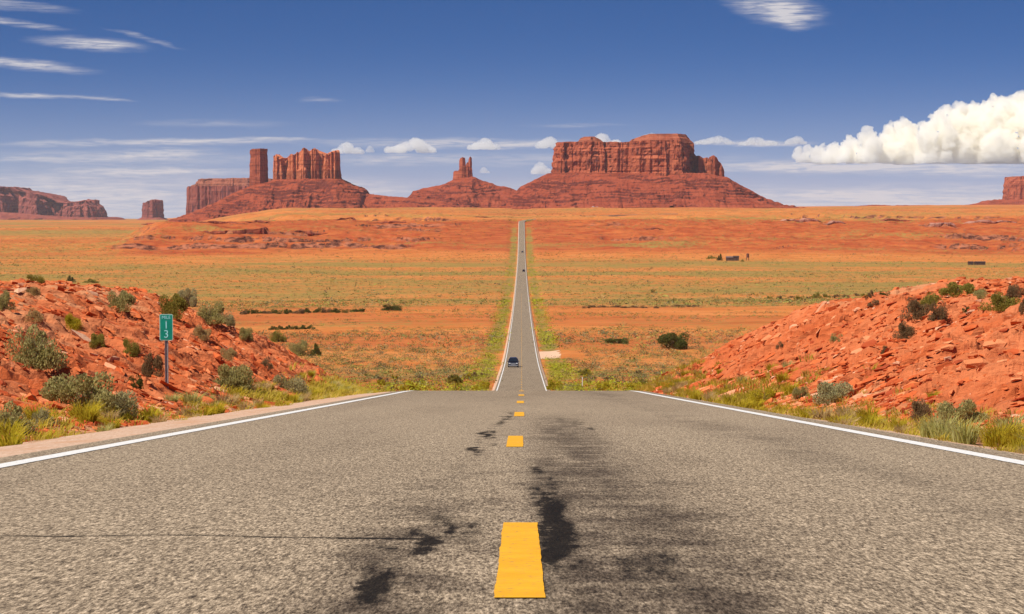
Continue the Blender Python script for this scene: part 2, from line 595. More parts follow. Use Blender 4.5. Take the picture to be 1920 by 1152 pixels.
# ------------------------------------------------------------------ the two road cuts
for side, nm, lb in ((-1, "terrain_bank", "broken red rock bank on the side of the road with the green marker"),
                     (1, "terrain_bank", "broken red rock bank on the side of the road without a marker")):
    ss = np.concatenate([np.linspace(-30, 13, 60), np.arange(13.1, 92, 0.12), np.linspace(92.3, 135, 70)])
    uu = np.concatenate([np.arange(4.35, 22, 0.075), np.geomspace(22.1, 75, 50)]) * side
    S, U = np.meshgrid(ss, uu, indexing="ij")
    Z = near_z(U, S)
    foot = np.where(U < 0, 6.1, np.interp(S, [20, 28, 75, 90], [6.8, 6.5, 4.55, 4.5]))
    dd = np.abs(U) - foot
    sandy = np.clip(1 - sstep(-0.1, 0.9, dd + 0.7 * fbm(U / 1.5, S / 2.0, seed=91)), 0, 1)
    sandy = np.maximum(sandy, 0.75 * sstep(0.25, 0.6, fbm(U / 5, S / 4, seed=93)) * sstep(3, 7, dd))
    F = grid_faces(len(ss), len(uu))
    if side < 0:
        F = F[:, ::-1]
    o = mesh_np(nm, np.stack([U, S, Z], -1).reshape(-1, 3), F, m_emb, smooth=False, attrs={"sand": sandy.ravel()})
    tag(o, lb, "bank", kind="structure")

# ------------------------------------------------------------------ the road
m_road, b, p = new_mat("worn_chip_seal", 0.9, 0.1)
co = b.node("ShaderNodeTexCoord").outputs["Object"]
ag = b.noise(b.mapping(co, sc=(1, .17, 1)), 95, 3, 0.75)
ag2 = b.noise(b.mapping(co, sc=(1, .15, 1)), 48, 5, 0.8)
ag3 = b.noise(b.mapping(co, sc=(1, .14, 1)), 9.0, 6, 0.74)
lo = b.noise(b.mapping(co, sc=(1, .12, 1)), .7, 5, 0.6)
g = b.math("ADD", b.math("MULTIPLY", ag, .55), b.math("MULTIPLY", ag2, .45))
col = b.ramp(b.range(g, .33, .67), [(0, (.042, .031, .022)), (.34, (.215, .160, .104)), (.62, (.39, .298, .195)), (1, (.80, .62, .42))])
col = b.mix(b.math("MULTIPLY", b.range(lo, .42, .68), .35), col, b.mix(1.0, col, (.62, .60, .60), "MULTIPLY"))
tar = b.attr("tar").outputs["Fac"]
wear = b.attr("wear").outputs["Fac"]
col = b.mix(wear, col, b.mix(1.0, col, (.34, .33, .34), "MULTIPLY"))
tf = b.math("ADD", tar, b.math("MULTIPLY", b.math("SUBTRACT", b.math("ADD", b.math("MULTIPLY", ag2, .7), b.math("MULTIPLY", ag3, .5)), .6), 3.2))
tf = b.range(tf, .30, .95)
col = b.mix(tf, col, b.mix(1.0, b.mix(.4, col, (.22, .2, .18)), (.10, .095, .09), "MULTIPLY"))
b.put(p.inputs["Base Color"], col)
b.put(p.inputs["Roughness"], .95)
p.inputs["Specular IOR Level"].default_value = .08
b.put(p.inputs["Normal"], b.bump(b.math("ADD", ag, ag2), .55, .012))


def road_x(s):
    # far away the road bends right on top of the bench
    return np.where(s > 3010, (s - 3010) ** 2 * 0.00022, 0.0)


rs_near = np.geomspace(3.0, 70, 640)
ru = np.arange(-4.05, 4.051, 0.03)
S, U = np.meshgrid(rs_near, ru, indexing="ij")
tarv = np.zeros_like(S)
# tar smears: lateral, along, half width, half length, strength
for (u0, s0, a, l, st) in [(-.45, 7.0, .085, .55, 1.0), (-.38, 7.9, .12, .4, .75), (-.47, 6.35, .05, .25, .9), (-.33, 8.6, .20, .35, .75), (-.55, 8.2, .2, .5, .4), (-.27, 9.1, .08, .3, .8),
                           (-.35, 18.0, .10, 1.0, 1.15), (-.31, 20.3, .06, .5, .9), (-.34, 21.8, .09, .8, 1.1), (-.36, 22.6, .09, .5, .8), (-.30, 24.6, .05, .9, .9), (-.33, 26.2, .07, .8, .7), (-.22, 29.0, .07, 1.8, .9), (-.13, 32.5, .07, 1.9, 1.0),
                           (.71, 26.3, .11, 1.3, .85), (.55, 28.8, .14, 1.0, .7), (.83, 24.5, .10, .8, .75),
                           (.15, 10.3, .08, 1.2, .95), (.13, 11.9, .07, 1.6, .75), (.14, 8.2, .07, 1.0, .85), (.15, 6.6, .10, 1.0, .8), (.10, 14.2, .06, 1.6, .45), (.12, 9.0, .05, .6, .5),
                           (.42, 8.8, .22, .35, .62), (.62, 7.6, .22, .3, .55), (.35, 7.0, .2, .35, .6), (.55, 6.4, .2, .3, .6), (.32, 13.5, .2, .5, .5), (.52, 11.2, .18, .5, .45), (.7, 9.6, .1, .4, .45),
                           (2.3, 17.5, .5, .5, .5), (1.75, 20.5, .35, .9, .4), (2.3, 14.2, .4, .35, .5), (2.45, 12.6, .3, .3, .45), (1.6, 26, .4, .8, .35)]:
    tarv += st * np.exp(-(((U - u0 + .09 * fbm(S / .9, S * 0 + s0, seed=101, oct=3)) / (a * 1.1)) ** 2 + ((S - s0) / (l * 1.5)) ** 2) ** .9)
tarv += .16 * np.exp(-((U - .135 - .03 * fbm(S / 1.5, S * 0, seed=113)) / .06) ** 2) * (1 - sstep(12, 17, S)) + .42 * np.exp(-((U + .40 - .05 * fbm(S / 2, S * 0, seed=114) - .012 * np.clip(S - 16, 0, 20)) / .09) ** 2) * (1 - sstep(30, 36, S)) * (.45 + .55 * sstep(-.1, .5, fbm(S / 1.6, S * 0 + 3, seed=115)))
brk = .75 * fbm(U / .09, S / .8, seed=103, oct=5, gain=.62) + .32 * fbm(U / .2, S / .16, seed=104, oct=4, gain=.6)
tarv = .88 * tarv * (0.60 + 0.95 * brk)
# the cross crack, sealed with tar
cr = np.abs(S - (8.52 + .05 * fbm(U / .7, U * 0, seed=105, oct=4) - .09 * np.clip(U + 2, -2, 2)))
tarv += .95 * np.exp(-(cr / .035) ** 2) * (U < -.35) * (0.72 + .5 * fbm(U / .8, U * 0 + 5, seed=106, oct=3))
for s0, u0, u1, st in ((12.4, .2, 1.6, .35), (5.6, -1, 3, .4), (14.6, -.2, 1.2, .35), (10.2, -.9, -.2, .3), (19.5, .3, .9, .4), (38, -2, 1.5, .35)):
    cr = np.abs(S - (s0 + .07 * fbm(U / .5, U * 0 + s0, seed=107, oct=4)))
    tarv += st * np.exp(-(cr / (.03 + .001 * s0)) ** 2) * sstep(u0 - .2, u0 + .2, U) * (1 - sstep(u1 - .2, u1 + .2, U))
wear = 1.15 * np.exp(-((U - .45 - .06 * fbm(S / 4, S * 0, seed=108)) / .36) ** 2) * (1 - sstep(24, 34, S)) * (0.65 + .6 * (.6 * fbm(U / .15, S / 1.2, seed=109, oct=5, gain=.62) + .6 * fbm(U / .5, S / .22, seed=119, oct=4, gain=.62)))
wear += .6 * np.exp(-((U - .17) / .10) ** 2) * (1 - sstep(12, 17, S)) * (.6 + .6 * fbm(U / .08, S / .5, seed=116, oct=4, gain=.65))
wear += .6 * np.exp(-((U + .46) / .22) ** 2) * (1 - sstep(10, 18, S)) * (0.6 + .8 * fbm(U / .3, S / .4, seed=110, oct=5, gain=.6))
wear += .35 * np.exp(-((U - 2.35) / .35) ** 2) * (0.5 + .8 * fbm(U / .5, S / 1.2, seed=111, oct=4)) + .2 * np.exp(-((np.abs(U) - 3.75) / .2) ** 2)
wear += .55 * sstep(.10, .7, fbm(U / .30, S / .6, seed=112, oct=6, gain=.65)) * np.exp(-((U - .1) / 1.2) ** 2) * (1 - sstep(9, 20, S))
wear += .22 * sstep(35, 60, S)
Z = road_z(S)
V1 = np.stack([U, S, Z], -1).reshape(-1, 3)
n_near = len(V1)
F1 = grid_faces(len(rs_near), len(ru))
# coarser ends (behind the lens and far away) appended to the same sheet
def strip(ss):
    uu = np.linspace(-4.05, 4.05, 9)
    S, U = np.meshgrid(ss, uu, indexing="ij")
    return np.stack([U + road_x(S), S, road_z(S)], -1).reshape(-1, 3), grid_faces(len(ss), 9)
rs_far = np.concatenate([np.geomspace(70, 2000, 500), np.arange(2006, 3500, 6.5), np.geomspace(3510, 4200, 30)])
V2, F2 = strip(np.linspace(-60, 3.0, 40))
V3, F3 = strip(rs_far)
V = np.concatenate([V1, V2, V3])
F = np.concatenate([F1, F2 + len(V1), F3 + len(V1) + len(V2)])
pad = np.zeros(len(V2) + len(V3))
road = mesh_np("road", V, F, m_road, smooth=True, attrs={"tar": np.concatenate([np.clip(tarv, 0, 1.2).ravel(), pad]), "wear": np.concatenate([np.clip(wear, 0, 1).ravel(), pad + .3])})
tag(road, "long straight two lane asphalt road dipping over a crest and climbing far away", "road", kind="structure")

m_white, b, p = new_mat("white_road_paint", 0.7, 0.2)
co = b.node("ShaderNodeTexCoord").outputs["Object"]
n = b.noise(co, 30, 6, .7)
b.put(p.inputs["Base Color"], b.mix(b.range(n, .52, .70), (.78, .755, .70), (.34, .29, .22)))
m_yellow, b, p = new_mat("yellow_road_paint", 0.7, 0.2)
co = b.node("ShaderNodeTexCoord").outputs["Object"]
n = b.noise(co, 40, 6, .7)
n2 = b.noise(co, 6, 4, .6)
c = b.mix(b.range(n2, .3, .7), (.80, .36, .012), (.84, .42, .02))
b.put(p.inputs["Base Color"], b.mix(b.math("MULTIPLY", b.range(n, .53, .66), .75), c, (.42, .24, .08)))
b.put(p.inputs["Normal"], b.bump(n, .4, .004))


def paint(name, u0, u1, ss, mat, parent, rag=0.0, seed=0):
    """a sheet of road paint with slightly ragged edges"""
    lift = .004 + 1.2e-5 * np.maximum(ss, 0)
    e0 = rag * fbm(ss * 6, ss * 0 + seed, seed=120, oct=3)
    e1 = rag * fbm(ss * 6, ss * 0 + seed + 9, seed=121, oct=3)
    x = road_x(ss)
    A = np.stack([u0 + e0 + x, ss, road_z(ss) + lift], -1)
    M = np.stack([(u0 + u1) / 2 + x, ss, road_z(ss) + lift], -1)
    B = np.stack([u1 + e1 + x, ss, road_z(ss) + lift], -1)
    V = np.stack([A, M, B], 1).reshape(-1, 3)
    return mesh_np(name, V, grid_faces(len(ss), 3), mat, parent)


e_s = np.concatenate([np.linspace(-40, 3, 30), np.geomspace(3.02, 70, 640)[0:], rs_far[1:]])
paint("edge_line", -3.77, -3.61, e_s, m_white, road, .003, 1)
paint("edge_line", 3.60, 3.76, e_s, m_white, road, .003, 2)
jit = [0.0, -.055, -.03, -.02, 0]
for k in range(100):
    s0 = 6.15 + 12.19 * k
    o = jit[k] if k < len(jit) else 0
    ss = np.linspace(s0, s0 + 3.05, 60 if k < 3 else 16)
    paint("centre_dash", -.082 + o, .07 + o, ss, m_yellow, road, .0025 if k < 3 else 0.001, k)

# gravel shoulders
m_gravel, b, p = new_mat("pink_gravel", .95, .1)
co = b.node("ShaderNodeTexCoord").outputs["Object"]
n = b.noise(co, 22, 6, .75)
n2 = b.noise(co, 1.2, 5, .6)
c = b.mix(b.range(n, .3, .7), (.46, .27, .16), (.70, .50, .36))
c = b.mix(b.math("MULTIPLY", b.range(n2, .45, .7), .5), c, (.52, .24, .11))
b.put(p.inputs["Base Color"], c)
b.put(p.inputs["Normal"], b.bump(n, .6, .02))
for sg, w in ((-1, 1.35), (1, .62)):
    ss = np.concatenate([np.linspace(-60, 3, 40), np.geomspace(3.1, 100, 400), rs_far[rs_far > 101]])
    tt = np.array([0, .25, .5, .75, 1.0, 1.6, 3.2])
    S, T = np.meshgrid(ss, tt, indexing="ij")
    wv = (w + (.4 - w) * sstep(85, 140, S)) * (1 + .10 * fbm(S / 3, S * 0, seed=131 + sg, oct=4))
    U = 3.95 + np.minimum(T, 1) * wv + np.maximum(T - 1, 0) * (2.4 - 2.0 * sstep(85, 140, S))
    drop = np.interp(T, [0, .25, 1, 1.6, 3.2], [-.012, -.03, -.10, -.28, -1.1])
    drop = np.where(S > 100, drop * (1 + .001 * S), drop)
    Zs = road_z(S) + drop + (T > .2) * .012 * fbm(U * 4, S * 3, seed=135, oct=3)
    F = grid_faces(len(ss), len(tt))
    if sg < 0:
        F = F[:, ::-1]
    o = mesh_np("road_shoulder", np.stack([sg * U + road_x(S), S, Zs], -1).reshape(-1, 3), F, m_gravel, smooth=True)
    tag(o, "wide pale gravel strip beside the road under the green marker" if sg < 0 else "narrow pale gravel strip along the opposite road edge", "shoulder", kind="structure")
# pale dirt turnout beside the far road
ss = np.linspace(500, 548, 24)
uu = np.linspace(4.6, 9.6, 14)
S, U = np.meshgrid(ss, uu, indexing="ij")
U = U + .7 * fbm(S / 6, U / 3, seed=142) * sstep(4.4, 8, U)
S = S + (U - 4.6) * .6
Zp = floor_z(U, S) - (1 - sstep(6 + 0.0018 * S, 10 + 0.004 * S, U)) * (0.30 + 0.0003 * S) + .05
m_pale = flat_mat("pale_dirt", (.70, .44, .28), .95, .1)
o = mesh_np("dirt_path", np.stack([U, S, Zp], -1).reshape(-1, 3), grid_faces(24, 14), m_pale)
tag(o, "pale dirt turnout just beyond the dark car, right of the road", "path", kind="structure")


# ------------------------------------------------------------------ buttes and mesas
def px_profile(pts, D):
    """photograph silhouette -> (X, Z) at distance D"""
    q = [P3(x, y, D) for x, y in pts]
    return np.array([v.x for v in q]), np.array([v.z for v in q])


def cliff_mesh(plan, top, base, M=14, step=4.0, amp=7.0, groove=26.0, seed=0, batter=.05, ledges=(), rough=2.0, sharp=.8):
    """vertical rock wall round a plan outline [(X, Y)], top(X,Y) and base(X,Y) heights -> V, F (triangles)"""
    plan = np.array(plan, float)
    seg = np.roll(plan, -1, 0) - plan
    ln = np.hypot(seg[:, 0], seg[:, 1])
    pts = []
    for i in range(len(plan)):
        n = max(2, int(ln[i] / step))
        for k in range(n):
            pts.append(plan[i] + seg[i] * k / n)
    p = np.array(pts)
    for _ in range(3):
        p = .5 * p + .25 * (np.roll(p, 1, 0) + np.roll(p, -1, 0))
    n = len(p)
    t = np.roll(p, -1, 0) - np.roll(p, 1, 0)
    nor = np.stack([t[:, 1], -t[:, 0]], 1)
    nor /= np.linalg.norm(nor, axis=1)[:, None] + 1e-9
    area = .5 * np.sum(p[:, 0] * np.roll(p[:, 1], -1) - np.roll(p[:, 0], -1) * p[:, 1])
    if area < 0:
        nor = -nor
    cen = p.mean(0)
    g = np.minimum(np.abs(fbm(p[:, 0] / groove, p[:, 1] / groove, seed=seed, oct=4, gain=.55)) * 2.4, 1.1) - .7
    g += .5 * fbm(p[:, 0] / (groove * 3.2), p[:, 1] / (groove * 3.2), seed=seed + 3, oct=2)
    V = []
    size = math.sqrt(abs(area))
    for k in range(M + 1):
        tk = k / M
        q = p + nor * (amp * g * (1 - .25 * tk))[:, None]
        q = q + nor * (-batter * size * tk * .5)
        for (tl, ins) in ledges:
            if tk > tl:
                q = q - nor * ins * (1 + .6 * fbm(p[:, 0] / groove / 1.5, p[:, 1] / groove / 1.5, seed=seed + 11, oct=3))[:, None]
        zt = top(q[:, 0], q[:, 1])
        zb = base(q[:, 0], q[:, 1])
        z = zb + (zt - zb) * tk
        r = rough * fbm(q[:, 0] / 11, q[:, 1] / 11, z / 16, seed=seed + 7, oct=4, gain=.6) + .7 * rough * fbm(p[:, 0] / 60, p[:, 1] / 60, z / 7, seed=seed + 8, oct=3)
        q = q + nor * r[:, None]
        V.append(np.stack([q[:, 0], q[:, 1], z], 1))
    rim = V[-1]
    for sc in (.93, .82, .68, .5, .3, .1):
        q = cen + (rim[:, :2] - cen) * sc
        zt = top(q[:, 0], q[:, 1]) + rough * .5 * fbm(q[:, 0] / 15, q[:, 1] / 15, seed=seed + 9, oct=4)
        V.append(np.stack([q[:, 0], q[:, 1], zt], 1))
    V = np.concatenate(V)
    F = grid_faces(M + 7, n, wrap=True)
    if area < 0:
        F = F[:, ::-1]
    return V, F


def join(parts):
    Vs, Fs, o = [], [], 0
    for V, F in parts:
        Vs.append(V)
        Fs.append(F + o)
        o += len(V)
    return np.concatenate(Vs), np.concatenate(Fs)


def talus_mesh(ridge, D, half, L, toe_z, seed, step=3.2, terr=9.0, back=160):
    """rubble apron: ridge line heights (photograph silhouette at D), falling towards both sides"""
    rx, rz = px_profile(ridge, D)
    X = np.arange(rx[0], rx[-1], step)
    Y = np.concatenate([np.arange(D - half - L * 1.15, D + half, step * 1.25), np.linspace(D + half + 5, D + half + back, 12)])
    YY, XX = np.meshgrid(Y, X, indexing="ij")
    top = np.interp(XX, rx, rz)
    gul = fbm(XX / 95, YY / 380, seed=seed, oct=5, gain=.55)
    d = np.where(YY < D, D - half - YY, (YY - D - half) * 1.6)
    dn = np.clip(d / (L * (1 + .30 * gul)), 0, 1.4)
    prof = 1 - np.interp(dn, [0, .12, .3, .55, .8, 1.0, 1.4], [0, .16, .37, .62, .84, .97, 1.12])
    toe = np.minimum(toe_z, top - 3)
    z = toe + (top - toe) * prof
    w = 11.0 * fbm(XX / 260, YY / 260, seed=seed + 5, oct=5)
    q = (z + w) / terr
    fq = q - np.floor(q)
    st = terr * (np.floor(q) + sstep(.52, .74, fq)) - w
    mask = sstep(-.1, .3, fbm(XX / 110, YY / 110, z / 12, seed=seed + 8, oct=4))
    sl = sstep(.02, .10, dn)
    z = z + (st - z) * .85 * mask * sl
    z = z + (3.0 * fbm(XX / 20, YY / 20, seed=seed + 9, oct=4, gain=.65) + 7.0 * np.minimum(gul, .2) * sl * (top - toe_z) / 80)
    V = np.stack([XX, YY, z], -1).reshape(-1, 3)
    return V, grid_faces(len(Y), len(X))


def on_root(name, V, F, mat, r):
    return mesh_np(name, V - np.array(r.location), F, mat, r, smooth=False)


def prof_fn(pts, D, noise=0.0, seed=0):
    X, Zv = px_profile(pts, D)
    return lambda x, y: np.interp(x, X, Zv) + (noise * fbm(x / 18, y / 18, seed=seed, oct=4) if noise else 0)


def plan_px(pts, D):
    """[(photograph x, metres behind D)] -> plan"""
    return [(P3(x, 388, D).x * (D + dy) / D if False else P3(x, 388, D).x, D + dy) for x, dy in pts]


BUTTES = {}
# main mesa on the right
D = 6500
c = P3(1180, 392, D)
r = root("sandstone_mesa", (c.x, D, c.z), "broad flat topped red mesa with a shaded right flank, right of the road", "mesa")
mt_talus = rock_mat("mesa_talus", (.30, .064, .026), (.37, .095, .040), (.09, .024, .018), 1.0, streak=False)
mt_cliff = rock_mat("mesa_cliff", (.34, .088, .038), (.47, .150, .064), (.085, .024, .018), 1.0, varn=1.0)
base = lambda x, y: px_z327 + 0 * x
px_z327 = P3(1180, 333, D).z
rim = prof_fn([(1000, 284), (1031, 284), (1038, 270), (1060, 269), (1100, 268), (1135, 270), (1170, 269), (1200, 267), (1290, 266), (1302, 268), (1310, 275), (1316, 290), (1330, 297)], D, 1.5, 3)
V, F = cliff_mesh(plan_px([(1033, -120), (1048, -165), (1075, -150), (1105, -172), (1140, -150), (1165, -160), (1195, -185), (1240, -195), (1275, -170), (1290, -60), (1312, 60), (1308, 140), (1200, 170), (1080, 160), (1040, 90)], D), rim, base, M=22, step=3.0, amp=13, groove=34, seed=3, ledges=((.12, 4), (.52, 1.5), (.86, 4)), rough=5.0)
on_root("cliff", V, F, mt_cliff, r)
capf = prof_fn([(1070, 269), (1082, 263), (1094, 258), (1114, 258), (1126, 264), (1138, 270)], D, .8, 5)
V1, F1 = cliff_mesh(plan_px([(1078, -60), (1105, -100), (1134, -60), (1128, 60), (1085, 60)], D), capf, lambda x, y: P3(1100, 270, D).z + 0 * x, M=5, amp=3, groove=20, seed=8, batter=.3, rough=1)
capf = prof_fn([(1165, 269), (1180, 264), (1198, 258), (1212, 254), (1284, 253), (1290, 259), (1302, 266)], D, .8, 6)
V2, F2 = cliff_mesh(plan_px([(1172, -90), (1215, -140), (1270, -140), (1300, -20), (1295, 70), (1190, 80)], D), capf, lambda x, y: P3(1100, 270, D).z + 0 * x, M=6, amp=3, groove=18, seed=9, batter=.12, ledges=((.5, 5),), rough=1)
mt_cap = rock_mat("mesa_caprock", (.33, .095, .042), (.42, .15, .07), (.13, .04, .026), 1.6)
on_root("cap_rock", V1, F1, mt_cap, r)
on_root("cap_rock", V2, F2, mt_cap, r)
parts = []
for x0, x1, yt, dy, sd_ in ((1316, 1330, 298, 20, 1), (1329, 1346, 292, 0, 2), (1340, 1352, 302, 25, 3), (1346, 1358, 311, 5, 4)):
    fn = prof_fn([(x0 - 2, yt + 8), (x0 + 2, yt + 3), ((x0 + x1) / 2, yt), (x1 - 2, yt + 5), (x1 + 3, yt + 14)], D, 1.5, sd_)
    parts.append(cliff_mesh(plan_px([(x0, dy), ((x0 + x1) / 2, dy - 22), (x1, dy), (x1, dy + 40), (x0, dy + 40)], D), fn, lambda x, y: P3(1180, 340, D).z + 0 * x, M=10, step=2.5, amp=3, groove=12, seed=20 + sd_, rough=1.6))
fn = prof_fn([(1296, 290), (1312, 294), (1318, 298), (1326, 297), (1331, 303), (1336, 294), (1343, 296), (1347, 305), (1352, 307), (1356, 315), (1362, 324)], D, 3.0, 29)
parts.append(cliff_mesh(plan_px([(1296, 40), (1308, -20), (1322, 4), (1332, -24), (1344, 0), (1357, 12), (1357, 70), (1300, 90)], D), fn, lambda x, y: P3(1180, 340, D).z + 0 * x, M=14, step=2.5, amp=6, groove=14, seed=31, rough=2.6))
on_root("spire", *join(parts), mt_cliff, r)
V, F = talus_mesh([(950, 376), (975, 353), (1000, 341), (1024, 329), (1040, 326), (1310, 327), (1330, 331), (1358, 336), (1380, 350), (1400, 360), (1425, 374), (1452, 383), (1480, 389), (1530, 395)], D, 175, 270, P3(1180, 394, D - 400).z, 33)
on_root("talus_slope", V, F, mt_talus, r)

# castle shaped butte left of the road
D = 7000
c = P3(578, 392, D)
r = root("sandstone_butte", (c.x, D, c.z), "ragged castle shaped butte with a serrated crest and dark lower band", "butte")
band_z = P3(578, 321, D).z - c.z
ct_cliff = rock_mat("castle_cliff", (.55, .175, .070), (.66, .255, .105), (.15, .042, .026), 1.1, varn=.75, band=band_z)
topf = prof_fn([(508, 302), (512, 296), (514, 292), (523, 293), (527, 297), (529, 303), (531, 296), (534, 303), (537, 311), (539, 299), (545, 292), (548, 296), (551, 293), (556, 290), (560, 287), (564, 289), (568, 285), (571, 281), (573, 279), (577, 283), (580, 286), (584, 283), (589, 280), (596, 283), (600, 290), (606, 289), (612, 291), (616, 288), (620, 293), (623, 285), (632, 284), (637, 286), (639, 291), (643, 300)], D, 6.5, 13)
V, F = cliff_mesh(plan_px([(513, -20), (522, -45), (530, -30), (536, -10), (541, -40), (552, -55), (560, -40), (568, -70), (577, -80), (584, -50), (594, -75), (604, -45), (616, -60), (624, -45), (634, -62), (640, -20), (638, 40), (600, 55), (560, 50), (516, 30)], D), topf, lambda x, y: P3(578, 356, D).z + 0 * x, M=18, step=2.2, amp=9, groove=15, seed=43, ledges=((.5, 2.5),), rough=2.8)
on_root("cliff", V, F, ct_cliff, r)
parts = []
for x0, x1, yt, dy in ((513, 519, 292, -26), (519, 525, 293, -34), (529, 533, 296, -22), (541, 548, 293, -36), (549, 556, 291, -52), (557, 563, 286, -46), (570, 578, 278, -76), (586, 592, 280, -66), (592, 599, 282, -62), (603, 610, 289, -44), (621, 627, 285, -50), (629, 634, 283, -60), (634, 640, 285, -48)):
    h = (x1 - x0) * 1.2
    fn = prof_fn([(x0 - 2, yt + 12), (x0 + 1, yt + 3), ((x0 + x1) / 2, yt), (x1 - 1, yt + 2), (x1 + 2, yt + 12)], D, 1.0, int(x0))
    parts.append(cliff_mesh(plan_px([(x0, dy), ((x0 + x1) / 2, dy - h), (x1, dy), (x1, dy + 26), (x0, dy + 26)], D), fn, lambda x, y: P3(578, 352, D).z + 0 * x, M=14, step=1.8, amp=2.0, groove=8, seed=int(x0), batter=.34, rough=1.6))
on_root("pinnacle", *join(parts), ct_cliff, r)
ct_talus = rock_mat("castle_talus", (.31, .068, .026), (.39, .100, .040), (.09, .024, .018), 1.0, streak=False)
V, F = talus_mesh([(318, 418), (345, 408), (370, 398), (400, 385), (440, 366), (468, 352), (500, 344), (520, 338), (640, 336), (650, 342), (665, 349), (676, 352), (686, 357), (690, 364), (720, 369), (780, 373), (860, 382)], D, 85, 430, P3(578, 394, D - 400).z - 42, 53, terr=10)
on_root("talus_slope", V, F, ct_talus, r)

# the lone tower beside it
c = P3(486, 352, D)
r = root("sandstone_tower", (c.x, D + 8, c.z), "tall square red rock tower standing beside the castle shaped butte", "rock tower")
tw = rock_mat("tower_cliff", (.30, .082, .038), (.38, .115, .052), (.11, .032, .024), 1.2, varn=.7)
V, F = cliff_mesh(plan_px([(468, 0), (476, -38), (492, -48), (503, 4), (500, 44), (474, 40)], D + 8), prof_fn([(460, 285), (470, 282), (476, 280), (502, 279), (508, 280)], D, .8, 3), lambda x, y: P3(486, 366, D).z + 0 * x, M=18, step=2.4, amp=2.6, groove=16, seed=63, batter=.07, ledges=((.80, 1.2), (.93, -1.6)), rough=1.5)
on_root("cliff", V, F, tw, r)

# flat mesa behind the tower
D = 10000
c = P3(410, 404, D)
r = root("sandstone_mesa", (c.x, D, c.z), "long flat mesa with fluted purple walls, behind the square tower", "mesa")
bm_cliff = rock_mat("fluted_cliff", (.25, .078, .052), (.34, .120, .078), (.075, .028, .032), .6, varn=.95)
V, F = cliff_mesh(plan_px([(352, -60), (358, -110), (380, -120), (400, -105), (430, -122), (470, -110), (520, -80), (520, 130), (356, 120)], D), prof_fn([(350, 355), (356, 351), (366, 350), (520, 349)], D, 2.5, 7), lambda x, y: P3(410, 412, D).z + 0 * x, M=12, step=4, amp=15, groove=42, seed=73, rough=3)
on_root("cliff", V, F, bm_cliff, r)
V, F = cliff_mesh(plan_px([(360, -60), (372, -90), (430, -95), (515, -70), (515, 100), (366, 90)], D), prof_fn([(356, 346), (367, 340), (382, 336), (470, 335), (520, 336)], D, 3, 8), lambda x, y: P3(410, 352, D).z + 0 * x, M=8, step=5, amp=6, groove=30, seed=75, batter=.12, ledges=((.4, 14), (.75, 6)), rough=3)
on_root("cap_rock", V, F, rock_mat("fluted_cap", (.32, .115, .060), (.38, .155, .085), (.12, .045, .034), .6), r)
V, F = talus_mesh([(322, 414), (340, 409), (352, 404), (520, 402), (560, 408)], D, 130, 320, P3(410, 414, D - 450).z - 10, 77, step=6)
on_root("talus_slope", V, F, ct_talus, r)

# spired butte between castle and mesa
D = 7200
c = P3(868, 392, D)
r = root("sandstone_butte", (c.x, D, c.z), "small butte crowned by a pair of thin rock spires, near the road", "butte")
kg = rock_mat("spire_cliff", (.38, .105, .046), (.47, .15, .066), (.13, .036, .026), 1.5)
parts = []
for x0, x1, yt, yb, dy, sd_ in ((850, 860, 320, 348, 0, 1), (858, 886, 322, 346, 4, 5), (861, 873, 295, 345, -6, 2), (873, 880, 304, 345, 0, 3), (878, 885, 294, 345, -4, 4)):
    h = (x1 - x0) * .9
    fn = prof_fn([(x0 - 1, yt + 9), (x0 + 2, yt + 2), ((x0 + x1) / 2 + .5, yt), (x1 - 1, yt + 2), (x1 + 2, yt + 10)], D, .8, sd_)
    parts.append(cliff_mesh(plan_px([(x0, dy), ((x0 + x1) / 2, dy - h), (x1, dy), (x1, dy + 16), (x0, dy + 16)], D), fn, lambda x, y, yb=yb: P3(868, yb, D).z + 0 * x, M=14, step=1.5, amp=1.4, groove=7, seed=80 + sd_, batter=.10, rough=.9))
fn = prof_fn([(846, 336), (850, 323), (852, 321), (860, 321), (863, 314), (874, 312), (884, 313), (886, 328), (890, 338)], D, .8, 9)
parts.append(cliff_mesh(plan_px([(848, 0), (856, -22), (866, -30), (876, -20), (888, -6), (888, 22), (848, 22)], D), fn, lambda x, y: P3(868, 348, D).z + 0 * x, M=16, step=1.5, amp=2.2, groove=8, seed=95, batter=.10, ledges=((.3, 1.2), (.6, .8)), rough=1.3))
on_root("spire", *join(parts), kg, r)
V, F = talus_mesh([(690, 374), (765, 371), (771, 366), (775, 359), (800, 353), (826, 349), (838, 344), (848, 339), (868, 334), (886, 332), (900, 338), (920, 344), (932, 349), (955, 353), (975, 360), (1000, 370), (1040, 384)], D, 30, 420, P3(868, 394, D - 450).z, 85, terr=8)
on_root("talus_slope", V, F, mt_talus, r)

# distant mesa at the left edge, distant butte, right edge butte
D = 14000
c = P3(100, 415, D)
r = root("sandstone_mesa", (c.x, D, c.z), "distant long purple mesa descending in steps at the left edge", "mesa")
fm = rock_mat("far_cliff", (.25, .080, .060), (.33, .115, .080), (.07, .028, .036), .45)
tp = prof_fn([(-160, 350), (0, 351), (34, 353), (38, 358), (70, 362), (104, 369), (112, 374), (121, 381), (140, 381), (165, 379), (172, 374), (180, 378), (188, 380), (196, 384), (200, 387)], D, 6, 15)
V, F = cliff_mesh(plan_px([(-150, -300), (-60, -420), (30, -380), (44, -150), (60, -330), (92, -340), (106, -180), (118, -120), (130, -300), (160, -290), (186, -260), (196, -80), (190, 200), (60, 400), (-150, 400)], D), tp, lambda x, y: P3(100, 412, D).z + 0 * x, M=12, step=8, amp=26, groove=70, seed=91, ledges=((.55, 8), (.8, 30)), rough=7)
on_root("cliff", V, F, fm, r)
